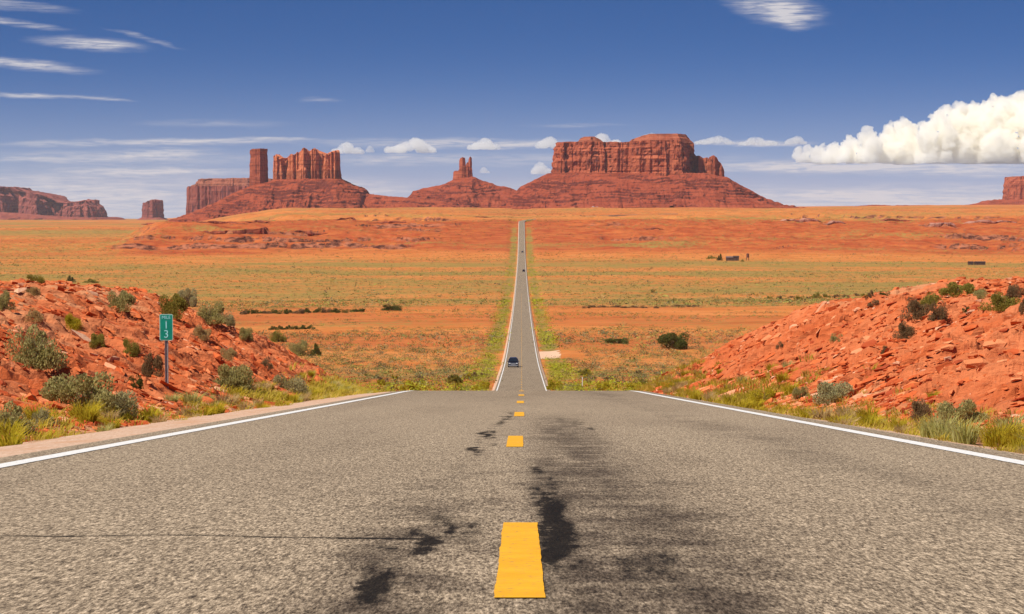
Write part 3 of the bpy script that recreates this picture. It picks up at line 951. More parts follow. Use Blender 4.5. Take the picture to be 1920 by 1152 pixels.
fmt = rock_mat("far_talus", (.28, .078, .046), (.34, .105, .060), (.11, .036, .03), .5, streak=False)
V, F = talus_mesh([(-200, 392), (0, 396), (60, 400), (120, 405), (190, 408), (204, 408), (214, 413), (235, 416)], D, 400, 420, P3(100, 418, D - 700).z, 97, step=14, terr=18, back=300)
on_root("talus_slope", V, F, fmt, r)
c = P3(286, 414, D)
r = root("sandstone_butte", (c.x, D, c.z), "small distant stubby butte standing alone on the left horizon", "butte")
V, F = cliff_mesh(plan_px([(267, 0), (274, -95), (292, -120), (304, -20), (302, 90), (272, 80)], D), prof_fn([(262, 388), (268, 383), (278, 380), (284, 377), (290, 375), (300, 376), (303, 382), (308, 392)], D, 4, 18), lambda x, y: P3(286, 416, D).z + 0 * x, M=10, step=6, amp=12, groove=45, seed=101, batter=.10, rough=5)
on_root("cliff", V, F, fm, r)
V, F = talus_mesh([(245, 416), (262, 412), (270, 408), (303, 408), (312, 412), (330, 417)], D, 100, 200, P3(286, 418, D - 300).z, 103, step=9, back=120)
on_root("talus_slope", V, F, fmt, r)
D = 9000
c = P3(1940, 388, D)
r = root("sandstone_butte", (c.x, D, c.z), "blocky red butte cut off by the right edge", "butte")
V, F = cliff_mesh(plan_px([(1881, -80), (1892, -150), (1930, -170), (1990, -160), (2040, -60), (2030, 120), (1890, 110)], D), prof_fn([(1874, 352), (1882, 348), (1888, 340), (1896, 332), (1990, 330), (2040, 340)], D, 2.5, 28), lambda x, y: P3(1940, 382, D).z + 0 * x, M=12, step=4, amp=9, groove=36, seed=111, ledges=((.85, 6),), rough=3)
on_root("cliff", V, F, mt_cliff, r)
V, F = talus_mesh([(1560, 394), (1620, 387), (1650, 385), (1670, 388), (1690, 386), (1740, 386), (1760, 389), (1820, 386), (1850, 382), (1862, 377), (1880, 375), (2040, 374), (2090, 384), (2180, 392)], D, 190, 330, P3(1940, 396, D - 450).z, 113, step=6, terr=9)
on_root("talus_slope", V, F, mt_talus, r)

# dark rock ledges that crop out of the red bench
lg = rock_mat("ledge_rock", (.20, .062, .034), (.40, .13, .065), (.06, .022, .018), 4.0)
lg2 = rock_mat("grey_ledge_rock", (.40, .20, .13), (.50, .28, .19), (.07, .03, .025), 4.0)
for (x0, x1, y, h, m, sd_, lb) in [
        (384, 436, 438, 5, lg, 2, "dark broken ledge below the castle butte, left half of the lower line"),
        (440, 530, 439, 5.5, lg, 3, "longest dark ledge of the lower line below the castle butte"), (540, 610, 437, 3.5, lg, 4, "thin ledge ending the lower line below the castle butte"),
        (370, 452, 420, 4.5, lg, 5, "dark ledge in the upper line, left of the castle butte centre"), (462, 500, 418, 3.5, lg, 6, "short ledge in the upper line under the square tower"),
        (575, 690, 413, 3.5, lg, 7, "thin dark ledge right of the castle butte on the bench edge"), (700, 760, 418, 3, lg, 8, "short red ledge midway between castle butte and road"),
        (888, 918, 408, 4, lg, 9, "dark short ledge just left of where the road tops the bench"), (1440, 1540, 415, 5.5, lg2, 10, "long dark edged grey ledge on the right bench"),
        (1545, 1590, 418, 3.5, lg2, 11, "grey ledge beside the long one on the right bench"), (1655, 1705, 416, 5.5, lg, 12, "thick dark ledge in the middle of the right bench"),
        (1712, 1800, 421, 3.2, lg2, 13, "pale broken ledge right of the thick dark one"), (1810, 1905, 419, 3.2, lg2, 14, "pale ledge nearest the right picture edge"),
        (1210, 1240, 429, 3, lg, 15, "small dark ledge on the red slope right of the road")]:
    u0, s0, z0 = hit((x0 + x1) / 2, y, 2000)
    if s0 > 4200:
        s0 = 2750.0
        u0 = ((x0 + x1) / 2 - 978) / FPX * s0
        z0 = float(floor_z(u0, s0))
    k = s0 / FPX
    ua, ub_ = (x0 - 978) * k, (x1 - 978) * k
    n = max(6, int((ub_ - ua) / 7))
    r_ = np.random.default_rng(sd_)
    xs = np.linspace(ua, ub_, n)
    fr = [(x, s0 + 6 * math.sin(i * .9 + sd_) + r_.uniform(-5, 5)) for i, x in enumerate(xs)]
    bk = [(x, s0 + 34) for x in xs[::-1]]
    zc = float(floor_z((ua + ub_) / 2, s0))
    hN = lambda x, y, h=h: floor_z(x, y * 0 + s0 + 8) + .25 + h * k * .62 * np.clip(.75 + .9 * fbm(x / 14, x * 0 + sd_, seed=150, oct=3), .12, 1.4) * np.clip(np.minimum(x - ua, ub_ - x) / 12, .1, 1)
    V, F = cliff_mesh(fr + bk, hN, lambda x, y: floor_z(x, y) - 3.0, M=6, step=2.2, amp=2.2, groove=9, seed=160 + sd_, batter=0.0, ledges=((.35, -.7), (.6, -.8)), rough=.8)
    o = mesh_np("rock_ledge", V - np.array([u0, s0, z0]), F, m)
    o.location = (u0, s0, z0)
    tag(o, lb, "rock ledge", "rock ledges on the bench")

# ------------------------------------------------------------------ plants
rng = np.random.default_rng(7)
random.seed(7)


def leaf_mat(name, c1, c2, rough=.8, island=True, trans=.5):
    m = bpy.data.materials.new(name)
    m.use_nodes = True
    b = NB(m.node_tree)
    b.n.remove(b.n["Principled BSDF"])
    out = b.n["Material Output"]
    geo = b.node("ShaderNodeNewGeometry")
    oi = b.node("ShaderNodeObjectInfo")
    col = b.mix(geo.outputs["Random Per Island"], c1, c2)
    col = b.mix(b.math("MULTIPLY", oi.outputs["Random"], .35), col, b.mix(1.0, col, (.75, .62, .5), "MULTIPLY"))
    d = b.node("ShaderNodeBsdfDiffuse")
    t = b.node("ShaderNodeBsdfTranslucent")
    b.put(d.inputs[0], col)
    b.put(t.inputs[0], col)
    mx = b.node("ShaderNodeMixShader")
    mx.inputs[0].default_value = trans
    b.l.new(d.outputs[0], mx.inputs[1])
    b.l.new(t.outputs[0], mx.inputs[2])
    b.l.new(mx.outputs[0], out.inputs[0])
    return m


LEAF = {
    "sage": leaf_mat("sage_leaf", (.34, .295, .095), (.54, .475, .195)),
    "pale": leaf_mat("pale_sage_leaf", (.36, .32, .14), (.56, .50, .26)),
    "brown": leaf_mat("dry_brown_leaf", (.20, .125, .058), (.36, .24, .12)),
    "olive": leaf_mat("olive_leaf", (.26, .225, .040), (.42, .36, .085)),
    "yellow": leaf_mat("rabbitbrush_leaf", (.40, .33, .018), (.62, .50, .05)),
    "straw": leaf_mat("straw_leaf", (.46, .32, .12), (.66, .50, .24)),
    "green": leaf_mat("juniper_leaf", (.075, .085, .020), (.20, .20, .055)),
    "grassy": leaf_mat("pale_grass_blade", (.40, .38, .09), (.62, .58, .24)),
}
m_stem = flat_mat("woody_stem", (.16, .10, .065), .9, .1)


def foliage_np(n, leaf, seed, lobes=16, flat=.75, up=.45, width=.34):
    """leaf quads spread through clumps of a bush one metre in radius, standing on z=0"""
    r = np.random.default_rng(seed)
    lc = r.normal(size=(lobes, 3))
    lc /= np.linalg.norm(lc, axis=1)[:, None]
    lc[:, 2] = np.abs(lc[:, 2])
    lc *= r.uniform(.35, .88, (lobes, 1))
    lr = r.uniform(.15, .40, lobes)
    k = r.integers(0, lobes, n)
    d = r.normal(size=(n, 3))
    d /= np.linalg.norm(d, axis=1)[:, None]
    p = lc[k] + d * (lr[k] * r.uniform(.35, 1.08, n) ** .6)[:, None]
    p[:, 2] = np.abs(p[:, 2]) * flat * 1.15
    out = p / (np.linalg.norm(p, axis=1)[:, None] + 1e-6)
    a = out * .8 + np.array([0, 0, up]) + r.normal(size=(n, 3)) * .55
    a /= np.linalg.norm(a, axis=1)[:, None]
    w = np.cross(a, r.normal(size=(n, 3)))
    w /= np.linalg.norm(w, axis=1)[:, None] + 1e-6
    L = leaf * r.uniform(.6, 1.5, n)[:, None]
    W = L * width
    V = np.stack([p, p + a * L * .5 + w * W, p + a * L, p + a * L * .5 - w * W], 1).reshape(-1, 3)
    return V, np.arange(4 * n).reshape(n, 4)


def stems_np(n, seed, h=.7, r0=.022):
    r = np.random.default_rng(seed)
    parts = []
    for i in range(n):
        a, t = r.uniform(0, 6.283), r.uniform(.15, 1.15)
        tip = np.array([math.cos(a) * math.sin(t), math.sin(a) * math.sin(t), math.cos(t) * .9]) * h * r.uniform(.7, 1.15)
        mid = tip * .5 + np.array([0, 0, .06]) + r.normal(size=3) * .04
        ring = []
        for q, rad in ((np.array([0, 0, -.05]), r0), (mid, r0 * .65), (tip, r0 * .25)):
            for j in range(4):
                ring.append(q + rad * np.array([math.cos(j * 1.571), math.sin(j * 1.571), 0]))
        parts.append((np.array(ring), grid_faces(3, 4, wrap=True)))
    return join(parts)


def blades_np(n, seed, h=1.0, spread=.55, w=.022, r0=.25):
    """grass blades bending outwards, two segments each"""
    r = np.random.default_rng(seed)
    a = r.uniform(0, 6.283, n)
    rad = r0 * np.sqrt(r.uniform(0, 1, n))
    b0 = np.stack([np.cos(a) * rad, np.sin(a) * rad, np.zeros(n) - .03], 1)
    a2 = a + r.normal(size=n) * .7
    out = np.stack([np.cos(a2), np.sin(a2), np.zeros(n)], 1)
    H = (h * r.uniform(.45, 1.0, n))[:, None]
    sp = (spread * r.uniform(.15, 1.1, n))[:, None]
    up = np.array([[0, 0, 1.0]])
    m = b0 + up * H * .6 + out * sp * H * .35
    t = b0 + up * H * (1 - .25 * sp) + out * sp * H
    s = np.stack([-np.sin(a2 + .8), np.cos(a2 + .8), np.zeros(n)], 1) * w
    V = np.stack([b0 - s, b0 + s, m + s * .8, m - s * .8, t + s * .15, t - s * .15], 1).reshape(-1, 3)
    i = np.arange(n)[:, None] * 6
    return V, np.concatenate([i + np.array([[0, 1, 2, 3]]), i + np.array([[3, 2, 4, 5]])])


def data_of(name, V, F):
    o = mesh_np(name, V, F)
    me = o.data
    bpy.data.objects.remove(o)
    me.materials.append(None)
    return me


FOL = [data_of("foliage", *foliage_np(6500, .058, 200 + i, lobes=14 + 3 * i)) for i in range(4)]
FOLS = [data_of("foliage", *foliage_np(1500, .10, 220 + i, lobes=9 + i)) for i in range(3)]
STM = [data_of("stems", *stems_np(26, 240 + i)) for i in range(2)]
for me in STM:
    me.materials[0] = m_stem
TUF = [data_of("blades", *blades_np(170, 260 + i, 1.0, .75, .020, .34)) for i in range(4)]


def slot(o, mat):
    o.material_slots[0].link = "OBJECT"
    o.material_slots[0].material = mat


def bush(name, loc, w, h, kind, label, cat="shrub", group=None, small=False):
    """a shrub w wide and h high"""
    r = root(name, loc, label, cat, group, random.uniform(0, 6.28), (w / 1.9, w / 1.9, h / .95))
    f = bpy.data.objects.new("foliage", random.choice(FOLS if small else FOL))
    C.objects.link(f)
    f.parent = r
    slot(f, LEAF[kind])
    if not small:
        s = bpy.data.objects.new("stems", random.choice(STM))
        C.objects.link(s)
        s.parent = r
    return r


def tuft(name, loc, w, h, kind, label, group):
    r = bpy.data.objects.new(name, random.choice(TUF))
    C.objects.link(r)
    slot(r, LEAF[kind])
    r.location = loc
    r.rotation_euler = (0, 0, random.uniform(0, 6.28))
    r.scale = (w, w, h)
    return tag(r, label, "grass", group)


def bush_px(x, yb, w, h, kind, label, name="sagebrush", group=None, small=False, s0=14, cat="shrub"):
    u, s, z = hit(x, yb, s0)
    k = s / FPX
    if s > 110:
        z = float(floor_z(u, s))
    return bush(name, (u, s + w * k * .3, z - .04), w * k * 1.08, h * k * 1.1, kind, label, cat, group, small)


# shrubs of the left bank
for x, y, w, h, kd, lb in [
    (68, 690, 112, 84, "sage", "big round grey sagebrush on the left bank, above the long low one"),
    (150, 775, 150, 80, "sage", "long low green sagebrush at the foot of the left bank"),
    (212, 783, 84, 56, "pale", "paler end of the long sagebrush at the foot of the left bank, near the marker"),
    (133, 619, 38, 34, "yellow", "small yellow green bush on bare red rock of the left bank"),
    (222, 587, 58, 40, "sage", "dark olive sagebrush high on the left bank, left of the marker"),
    (320, 598, 60, 48, "olive", "olive shrub on the bank right behind the green marker panel"),
    (352, 576, 42, 36, "pale", "pale shrub on the bank skyline, just right of the marker"),
    (388, 608, 66, 44, "sage", "wide grey green sagebrush on the bank skyline right of the marker"),
    (424, 612, 42, 30, "pale", "small pale sagebrush lowest in the skyline row right of the marker"),
    (436, 738, 90, 56, "sage", "rounded sagebrush at the bank foot right of the marker post"),
    (545, 738, 80, 40, "pale", "low pale sagebrush at the bank foot farther right of the marker"),
    (255, 728, 28, 30, "green", "small dark green bush low on the bank left of the marker post"),
    (281, 706, 42, 46, "brown", "brown dry bush beside the marker post"),
    (66, 530, 42, 18, "olive", "low olive shrub on the top edge of the left bank"),
    (133, 529, 15, 13, "green", "tiny dark bush alone on the top edge of the left bank"),
    (171, 531, 26, 9, "olive", "flat little shrub on the top edge of the left bank"),
    (4, 585, 34, 40, "sage", "sagebrush cut by the left picture edge, high on the bank"),
    (18, 812, 96, 62, "sage", "sagebrush at the left picture edge beside the gravel strip"),
    (70, 800, 60, 40, "pale", "pale sagebrush just right of the edge bush by the gravel strip"),
    (495, 692, 26, 24, "brown", "small brown bush midway along the lower left bank"),
    (181, 656, 36, 30, "olive", "small olive bush right of the big round sagebrush"),
    (246, 668, 40, 36, "olive", "olive bush on the bank above the dark green one"),
    (376, 642, 36, 30, "straw", "straw coloured bush on the bank right of the marker panel"),
    (426, 678, 36, 24, "straw", "dry straw bush above the rounded sagebrush"),
    (521, 642, 30, 24, "olive", "small olive bush near the far end of the left bank"),
    (561, 668, 42, 32, "sage", "sagebrush on the tapering end of the left bank"),
    (592, 668, 22, 26, "green", "dark bush on the outermost tip of the left bank"),
    (460, 640, 34, 26, "sage", "small sagebrush on the skyline where the left bank starts to fall"),
    (60, 608, 40, 26, "straw", "dry pale bush above the big round sagebrush"),
    (62, 560, 30, 18, "straw", "dry tuft like bush near the top of the left bank"),
]:
    bush_px(x, y, w, h, kd, lb, small=w < 30)
# shrubs of the right bank
for x, y, w, h, kd, lb in [
    (1885, 582, 66, 36, "olive", "broad olive bush on top of the right bank near the picture edge"),
    (1797, 556, 66, 28, "olive", "long olive bush on the skyline of the right bank"),
    (1840, 560, 44, 20, "sage", "lower sage bush adjoining the skyline olive bush on the right bank"),
    (1904, 560, 40, 30, "brown", "brown bush on the right skyline above the broad olive one"),
    (1918, 588, 24, 32, "brown", "brown bush cut by the right picture edge"),
    (1722, 612, 46, 42, "brown", "dark brown bush in the middle of the cluster on the right bank"),
    (1763, 600, 40, 38, "brown", "round brown bush at the upper right of the bank cluster"),
    (1745, 575, 52, 28, "olive", "greenish bush at the top of the cluster on the right bank"),
    (1700, 634, 38, 34, "brown", "brown bush lowest in the cluster on the right bank"),
    (1641, 573, 24, 16, "brown", "little brown bush under two others on the right bank crest"),
    (1660, 555, 22, 12, "green", "tiny dark bush on the right bank crest"),
    (1633, 561, 20, 20, "brown", "small brown upright bush on the right bank crest"),
    (1813, 589, 18, 17, "green", "single dark bush on bare orange sand of the right bank"),
    (1707, 566, 12, 10, "brown", "very small bush on bare sand near the right crest"),
    (1570, 641, 24, 18, "sage", "small sagebrush midway up the right bank"),
    (1466, 652, 17, 15, "brown", "tiny brown bush towards the far end of the right bank"),
    (1663, 664, 22, 20, "brown", "small round brown bush below the cluster on the right bank"),
    (1812, 800, 96, 54, "sage", "grey green sagebrush behind the pale grass at the right roadside"),
    (1732, 790, 54, 46, "brown", "dry brown bush left of the grey green roadside sagebrush"),
    (1570, 758, 96, 44, "pale", "long pale sagebrush at the foot of the right bank"),
    (1506, 750, 36, 28, "sage", "small grey sagebrush left of the long pale one"),
    (1430, 760, 58, 36, "yellow", "bright rounded yellow green bush at the foot of the right bank"),
    (1530, 560, 20, 12, "olive", "tiny olive bush where the right bank skyline begins"),
    (1900, 830, 50, 40, "brown", "dry brown bush at the right picture edge near the road"),
]:
    bush_px(x, y, w, h, kd, lb, small=w < 30)

# plants of the plain one can tell apart
bush_px(1268, 656, 64, 32, "green", "dark domed juniper alone on orange sand of the plain, right of the road", "juniper", cat="tree")
bush_px(1161, 645, 50, 10, "green", "low dark green strip of brush left of the domed juniper", "low_bush")
bush_px(735, 583, 42, 13, "green", "dark pointed bush alone right of the long hedge like row", "low_bush")
for i, x in enumerate(np.linspace(450, 672, 15)):
    bush_px(x + random.uniform(-4, 4), 590 - .018 * (x - 450) + random.uniform(-1, 1), random.uniform(17, 26), random.uniform(7, 12), random.choice(("green", "brown", "green")),
            "dark bush in the long row across the plain left of the road", "low_bush", "dark bushes in the long row left of the road", True)
for i, x in enumerate(np.linspace(512, 580, 6)):
    bush_px(x, 619 - .02 * (x - 512), 17, 9, "green", "dark bush in the short row below the long one", "low_bush", "dark bushes in the short row left of the road", True)
for i, x in enumerate(np.linspace(1100, 1300, 12)):
    bush_px(x + random.uniform(-6, 6), 577 + random.uniform(-2, 2), random.uniform(14, 24), random.uniform(3, 6), "brown", "low brown bush in the band across the plain right of the road", "low_bush", "brown bushes in the band right of the road", True)
for i, x in enumerate(np.linspace(1445, 1620, 11)):
    bush_px(x + random.uniform(-5, 5), 562 - .03 * (x - 1445) + random.uniform(-2, 2), random.uniform(12, 20), random.uniform(5, 9), random.choice(("brown", "olive")), "brush on the plain just above the crest of the right bank", "low_bush", "brush above the right bank crest", True)
for i in range(70):
    sg = random.choice((-1, 1))
    s = random.uniform(303, 400)
    u = sg * random.uniform(7, 46)
    z = float(floor_z(u, s))
    w = random.uniform(1.2, 2.6)
    kd = random.choice(("olive", "sage", "yellow", "brown", "yellow"))
    bush("low_bush", (u, s, z - .1), w, w * random.uniform(.4, .7), kd,
         "scrub bush on the valley floor seen just over the left part of the crest" if sg < 0 else "scrub bush on the valley floor seen just over the right part of the crest", "shrub",
         "bushes beyond the crest, left side" if sg < 0 else "bushes beyond the crest, right side", True)
for x, y in ((1040, 725), (1128, 728), (770, 728), (905, 726), (1190, 727)):
    bush_px(x, y + 6, random.uniform(34, 48), random.uniform(18, 26), "yellow", "bright yellow green bush at the valley roadside beyond the crest", "rabbitbrush", "yellow bushes beyond the crest", True, s0=200)

# slender roadside tree beyond the crest
u, s, z = hit(854, 738, 250)
t = root("small_tree", (u, s, z), "slender small tree with a dark trunk standing beyond the crest, left of the road", "tree")
V, F = foliage_np(420, .30, 301, lobes=9)
mesh_np("crown", V * np.array([1.15, 1.15, 1.3]) + np.array([0, 0, 1.55]), F, LEAF["olive"], t)
V, F = stems_np(6, 302, 2.1, .16)
mesh_np("trunk", V * np.array([.25, .25, 1.0]), F, m_stem, t)

# roadside grass: individual tufts along both verges
for sg, n in ((-1, 135), (1, 155)):
    k = 0
    while k < n:
        s = float(np.exp(random.uniform(math.log(15), math.log(80)))) if k % 3 else random.uniform(52, 82)
        u = sg * (random.gauss(5.95, .45) if sg < 0 else random.gauss(5.45, .55))
        if k % 3 == 0:
            u = sg * random.uniform(4.7, 7.2)
        if abs(u) < (5.25 if sg < 0 else 4.62) or fbm(np.array([u * .5]), np.array([s / 3.0]), seed=311)[0] < -.45:
            continue
        z = float(near_z(u, s))
        h = random.uniform(.16, .40)
        kd = random.choices(("yellow", "grassy", "straw", "yellow"), (4, 1.2, 2.2, 2))[0]
        tuft("grass_tuft", (u, s, z - .02), h * random.uniform(.8, 1.3), h, kd,
             "tuft of yellow green grass lining the gravel under the green marker" if sg < 0 else "tuft of yellow green grass lining the opposite road edge",
             "grass tufts on the left verge" if sg < 0 else "grass tufts on the right verge")
        k += 1
for x, y, w, h in ((1772, 832, .40, .46), (1808, 838, .36, .42), (1742, 826, .30, .36)):
    u, s, z = hit(x, y)
    tuft("grass_tuft", (u, s, z), w, h, "grassy", "tall pale feathery grass clump in front of the grey green roadside sagebrush", "tall pale grass clumps by the right roadside")
# fine grass between the tufts
parts = []
for i in range(4000):
    sg = -1 if i % 2 else 1
    s = float(np.exp(random.uniform(math.log(13), math.log(90)))) if i % 5 < 3 else random.uniform(48, 90)
    u = sg * (random.gauss(6.1, .6) if sg < 0 else random.gauss(5.6, .75))
    if abs(u) < (5.2 if sg < 0 else 4.6):
        continue
    if fbm(np.array([u * .6]), np.array([s / 2.5]), seed=315)[0] < -.2:
        continue
    V, F = blades_np(22, 1000 + i, random.uniform(.08, .24) * (1.5 if s > 48 else 1), .8, .008 if s < 48 else .014, .14 if s < 48 else .22)
    parts.append((V + np.array([u, s, float(near_z(u, s))]), F))
V, F = join(parts)
tag(mesh_np("verge_grass", V, F, leaf_mat("verge_blade", (.44, .38, .02), (.68, .52, .12))), "short dry and green grass growing along both verges", "grass", kind="stuff")

# ------------------------------------------------------------------ scrub of the wide plain: one mass
def tufts_field(P, Sx, Sz, tint, seed, K=13, e=.25):
    r = np.random.default_rng(seed)
    n = len(P)
    c = r.normal(size=(n, K, 3)) * np.array([.42, .42, .30])
    c[..., 2] = np.abs(c[..., 2]) + .10
    d1 = r.normal(size=(n, K, 3))
    d2 = r.normal(size=(n, K, 3))
    d1 /= np.linalg.norm(d1, axis=2)[..., None]
    d2 /= np.linalg.norm(d2, axis=2)[..., None]
    tri = np.stack([c - d1 * e, c + d1 * e * .8 + d2 * e * .4, c + d2 * e], 2)
    tri = tri * np.stack([Sx, Sx, Sz], 1)[:, None, None, :] + P[:, None, None, :]
    V = tri.reshape(-1, 3)
    cols = np.repeat(np.concatenate([tint, np.ones((n, 1))], 1), K * 3, 0) * np.concatenate([np.repeat(r.uniform(.75, 1.25, (n * K, 1)), 3, 0)] * 3 + [np.ones((n * K * 3, 1))], 1)
    return V, np.arange(len(V)).reshape(-1, 3), cols


m_scrub = bpy.data.materials.new("scrub_leaf")
m_scrub.use_nodes = True
b = NB(m_scrub.node_tree)
p = b.n["Principled BSDF"]
p.inputs["Roughness"].default_value = .9
p.inputs["Specular IOR Level"].default_value = .05
b.put(p.inputs["Base Color"], b.attr("tint").outputs["Color"])
N = 230000
s = np.sqrt(rng.uniform(290 ** 2, 3300 ** 2, N))
s = np.where(rng.uniform(0, 1, N) < .45, np.sqrt(rng.uniform(135 ** 2, 1100 ** 2, N)), s)
u = rng.uniform(-1, 1, N) * (.29 * s + 12)
dens = np.interp(s, [135, 340, 430, 520, 640, 760, 930, 1020, 1250, 1800, 2000, 2150, 2400, 3000, 3300], [1, 1, .9, .62, .40, .26, .30, .42, .42, .36, .28, .16, .14, .16, .2])
f1 = fbm(u / 300, s / 110, seed=81, oct=4)
f2 = fbm(u / 35, s / 26, seed=83, oct=4)
vg = np.maximum(np.exp(-((np.abs(u) - 7 - .001 * s) / (2.0 + .0013 * s)) ** 2), .9 * (s < 338 + 14 * f1) * (np.abs(u) < 28))
dens = np.clip(dens * np.where(s < 1100, .50, 1.35) + .35 * f1 * (s < 2100) + .30 * f2 * (s < 1000), 0, 1) + vg * .5
keep = (rng.uniform(0, 1, N) < dens) & (np.abs(u) > 5.0 + .0005 * s) & ~((np.abs(u - 8) < 8) & (np.abs(s - 519) < 30))
u, s, f1, vg = u[keep], s[keep], f1[keep], vg[keep]
z = floor_z(u, s)
r0 = rng.uniform(0, 1, len(u))
pal = np.array([[.19, .175, .045], [.18, .18, .085], [.12, .08, .045], [.28, .28, .06], [.36, .25, .10], [.08, .09, .03]])
near = (s < 700)
k = np.where(near, np.searchsorted([.26, .52, .70, .84, .92], r0), np.searchsorted([.40, .55, .62, .84, .96], r0))
k = np.where((vg > .3) & (rng.uniform(0, 1, len(u)) < .75), 3, k)
tint = pal[k] * rng.uniform(.8, 1.25, (len(u), 1))
tint[(vg > .3) & (k == 3)] *= np.array([1.08, 1.06, .36])
w = rng.gamma(2.6, .24, len(u)) + .28
w = w * np.where(s < 700, 1.1, .95)
w = w * np.where(s > 1000, 1.35, 1.0)
hgt = w * rng.uniform(.55, .95, len(u))
P = np.stack([u, s, z - .04], 1)
out = []
for sel, K_, e_ in ((s < 560, 44, .125), ((s >= 560) & (s < 1000), 18, .20), (s >= 1000, 9, .30)):
    out.append(tufts_field(P[sel], w[sel], hgt[sel], tint[sel], 321, K_, e_))
# junipers and dark brush of the far benches
n = 26000
s2 = np.sqrt(rng.uniform(2050 ** 2, 5600 ** 2, n))
u2 = rng.uniform(-.30, .30, n) * s2
k2 = (fbm(u2 / 330, s2 / 120, seed=84, oct=4) + rng.uniform(-.5, .5, n) > .05) & (np.abs(u2 - road_x(s2)) > 14)
u2, s2 = u2[k2], s2[k2]
w2 = rng.uniform(.9, 2.4, len(u2))
t2 = np.array([[.16, .13, .045], [.10, .075, .035], [.28, .21, .07], [.085, .095, .03]])[rng.integers(0, 4, len(u2))]
out.append(tufts_field(np.stack([u2, s2, floor_z(u2, s2) - .1], 1), w2, w2 * .75, t2, 322, 8, .32))
V, F = join([(q[0], q[1]) for q in out])
cols = np.concatenate([q[2] for q in out])
tag(mesh_np("desert_scrub", V, F, m_scrub, cols=cols), "low olive and yellow desert scrub covering the plain on both sides of the road", "scrub", kind="stuff")
print("scrub", len(u))

# ------------------------------------------------------------------ rocks of the banks
def rock_np(seed, n=14):
    r = np.random.default_rng(seed)
    bm = bmesh.new()
    for q in r.uniform(-1, 1, (n, 3)) * np.array([1, .62, .36]):
        bm.verts.new(q)
    res = bmesh.ops.convex_hull(bm, input=bm.verts)
    bmesh.ops.delete(bm, geom=[v for v in bm.verts if not v.link_faces], context="VERTS")
    bmesh.ops.triangulate(bm, faces=bm.faces)
    bm.verts.index_update()
    V = np.array([v.co[:] for v in bm.verts])
    bmesh.ops.recalc_face_normals(bm, faces=bm.faces)
    F = np.array([[v.index for v in f.verts] for f in bm.faces])
    bm.free()
    return V, F


def stone_mat(name, island):
    m, b, p = new_mat(name, .92, .12)
    co = b.node("ShaderNodeTexCoord").outputs["Object"]
    rnd = b.node("ShaderNodeNewGeometry").outputs["Random Per Island"] if island else b.node("ShaderNodeObjectInfo").outputs["Random"]
    n = b.noise(co, 3.0 if not island else 6.0, 6, .65)
    col = b.ramp(rnd, [(0, (.34, .060, .022)), (.3, (.54, .112, .032)), (.75, (.62, .165, .052)), (.93, (.64, .25, .11)), (1, (.68, .38, .23))])
    col = b.mix(b.math("MULTIPLY", b.range(n, .5, .7), .45), col, b.mix(1.0, col, (.55, .45, .42), "MULTIPLY"))
    b.put(p.inputs["Base Color"], col)
    b.put(p.inputs["Normal"], b.bump(n, .6, .05))
    return m


m_stone = stone_mat("red_stone", False)
m_debris = stone_mat("red_debris", True)
RK = [rock_np(400 + i) for i in range(10)]
RKD = [data_of("loose_rock", *q) for q in RK]
for me in RKD:
    me.materials[0] = m_stone


def slope_frame(u, s):
    e = .5
    gu = (near_z(u + e, s, False) - near_z(u - e, s, False)) / (2 * e)
    gsl = (near_z(u, s + e, False) - near_z(u, s - e, False)) / (2 * e)
    return float(gu), float(gsl)


def bank_spot(sg):
    while True:
        s = float(np.exp(random.uniform(math.log(22), math.log(80))))
        d = random.uniform(-.2, 9.5) if random.random() < .85 else random.uniform(-.3, 1.5)
        f = 6.1 if sg < 0 else float(np.interp(s, [20, 28, 75, 90], [6.9, 6.6, 4.75, 4.6]))
        u = sg * (f + d)
        if abs(u) / s < .29:
            return u, s


for sg in (-1, 1):
    for i in range(150):
        u, s = bank_spot(sg)
        gu, gv = slope_frame(u, s)
        nrm = Vector((-gu, -gv, 1)).normalized()
        fall = (Vector((1, 0, gu)) + Vector((0, random.uniform(-.5, .5), 0))).normalized()
        fall = (fall - nrm * fall.dot(nrm)).normalized()
        side = nrm.cross(fall)
        M = Matrix((fall, side, nrm)).transposed()
        M = M @ Euler((random.gauss(0, .35), random.gauss(0, .25), random.gauss(0, .5))).to_matrix()
        a = random.choice((.14, .18, .22, .26, .32, .42)) * random.uniform(.8, 1.25) * min(.75, .22 + s / 110)
        o = bpy.data.objects.new("loose_rock", random.choice(RKD))
        C.objects.link(o)
        o.matrix_world = Matrix.Translation((u, s, float(near_z(u, s)) + a * .12)) @ M.to_4x4() @ Matrix.Diagonal((a, a * random.uniform(.6, 1), a * random.uniform(.5, 1.1), 1))
        tag(o, "loose red sandstone slab on the rocky bank with the green marker" if sg < 0 else "loose red sandstone slab on the rocky bank opposite the green marker", "rock",
            "loose rocks on the left bank" if sg < 0 else "loose rocks on the right bank")
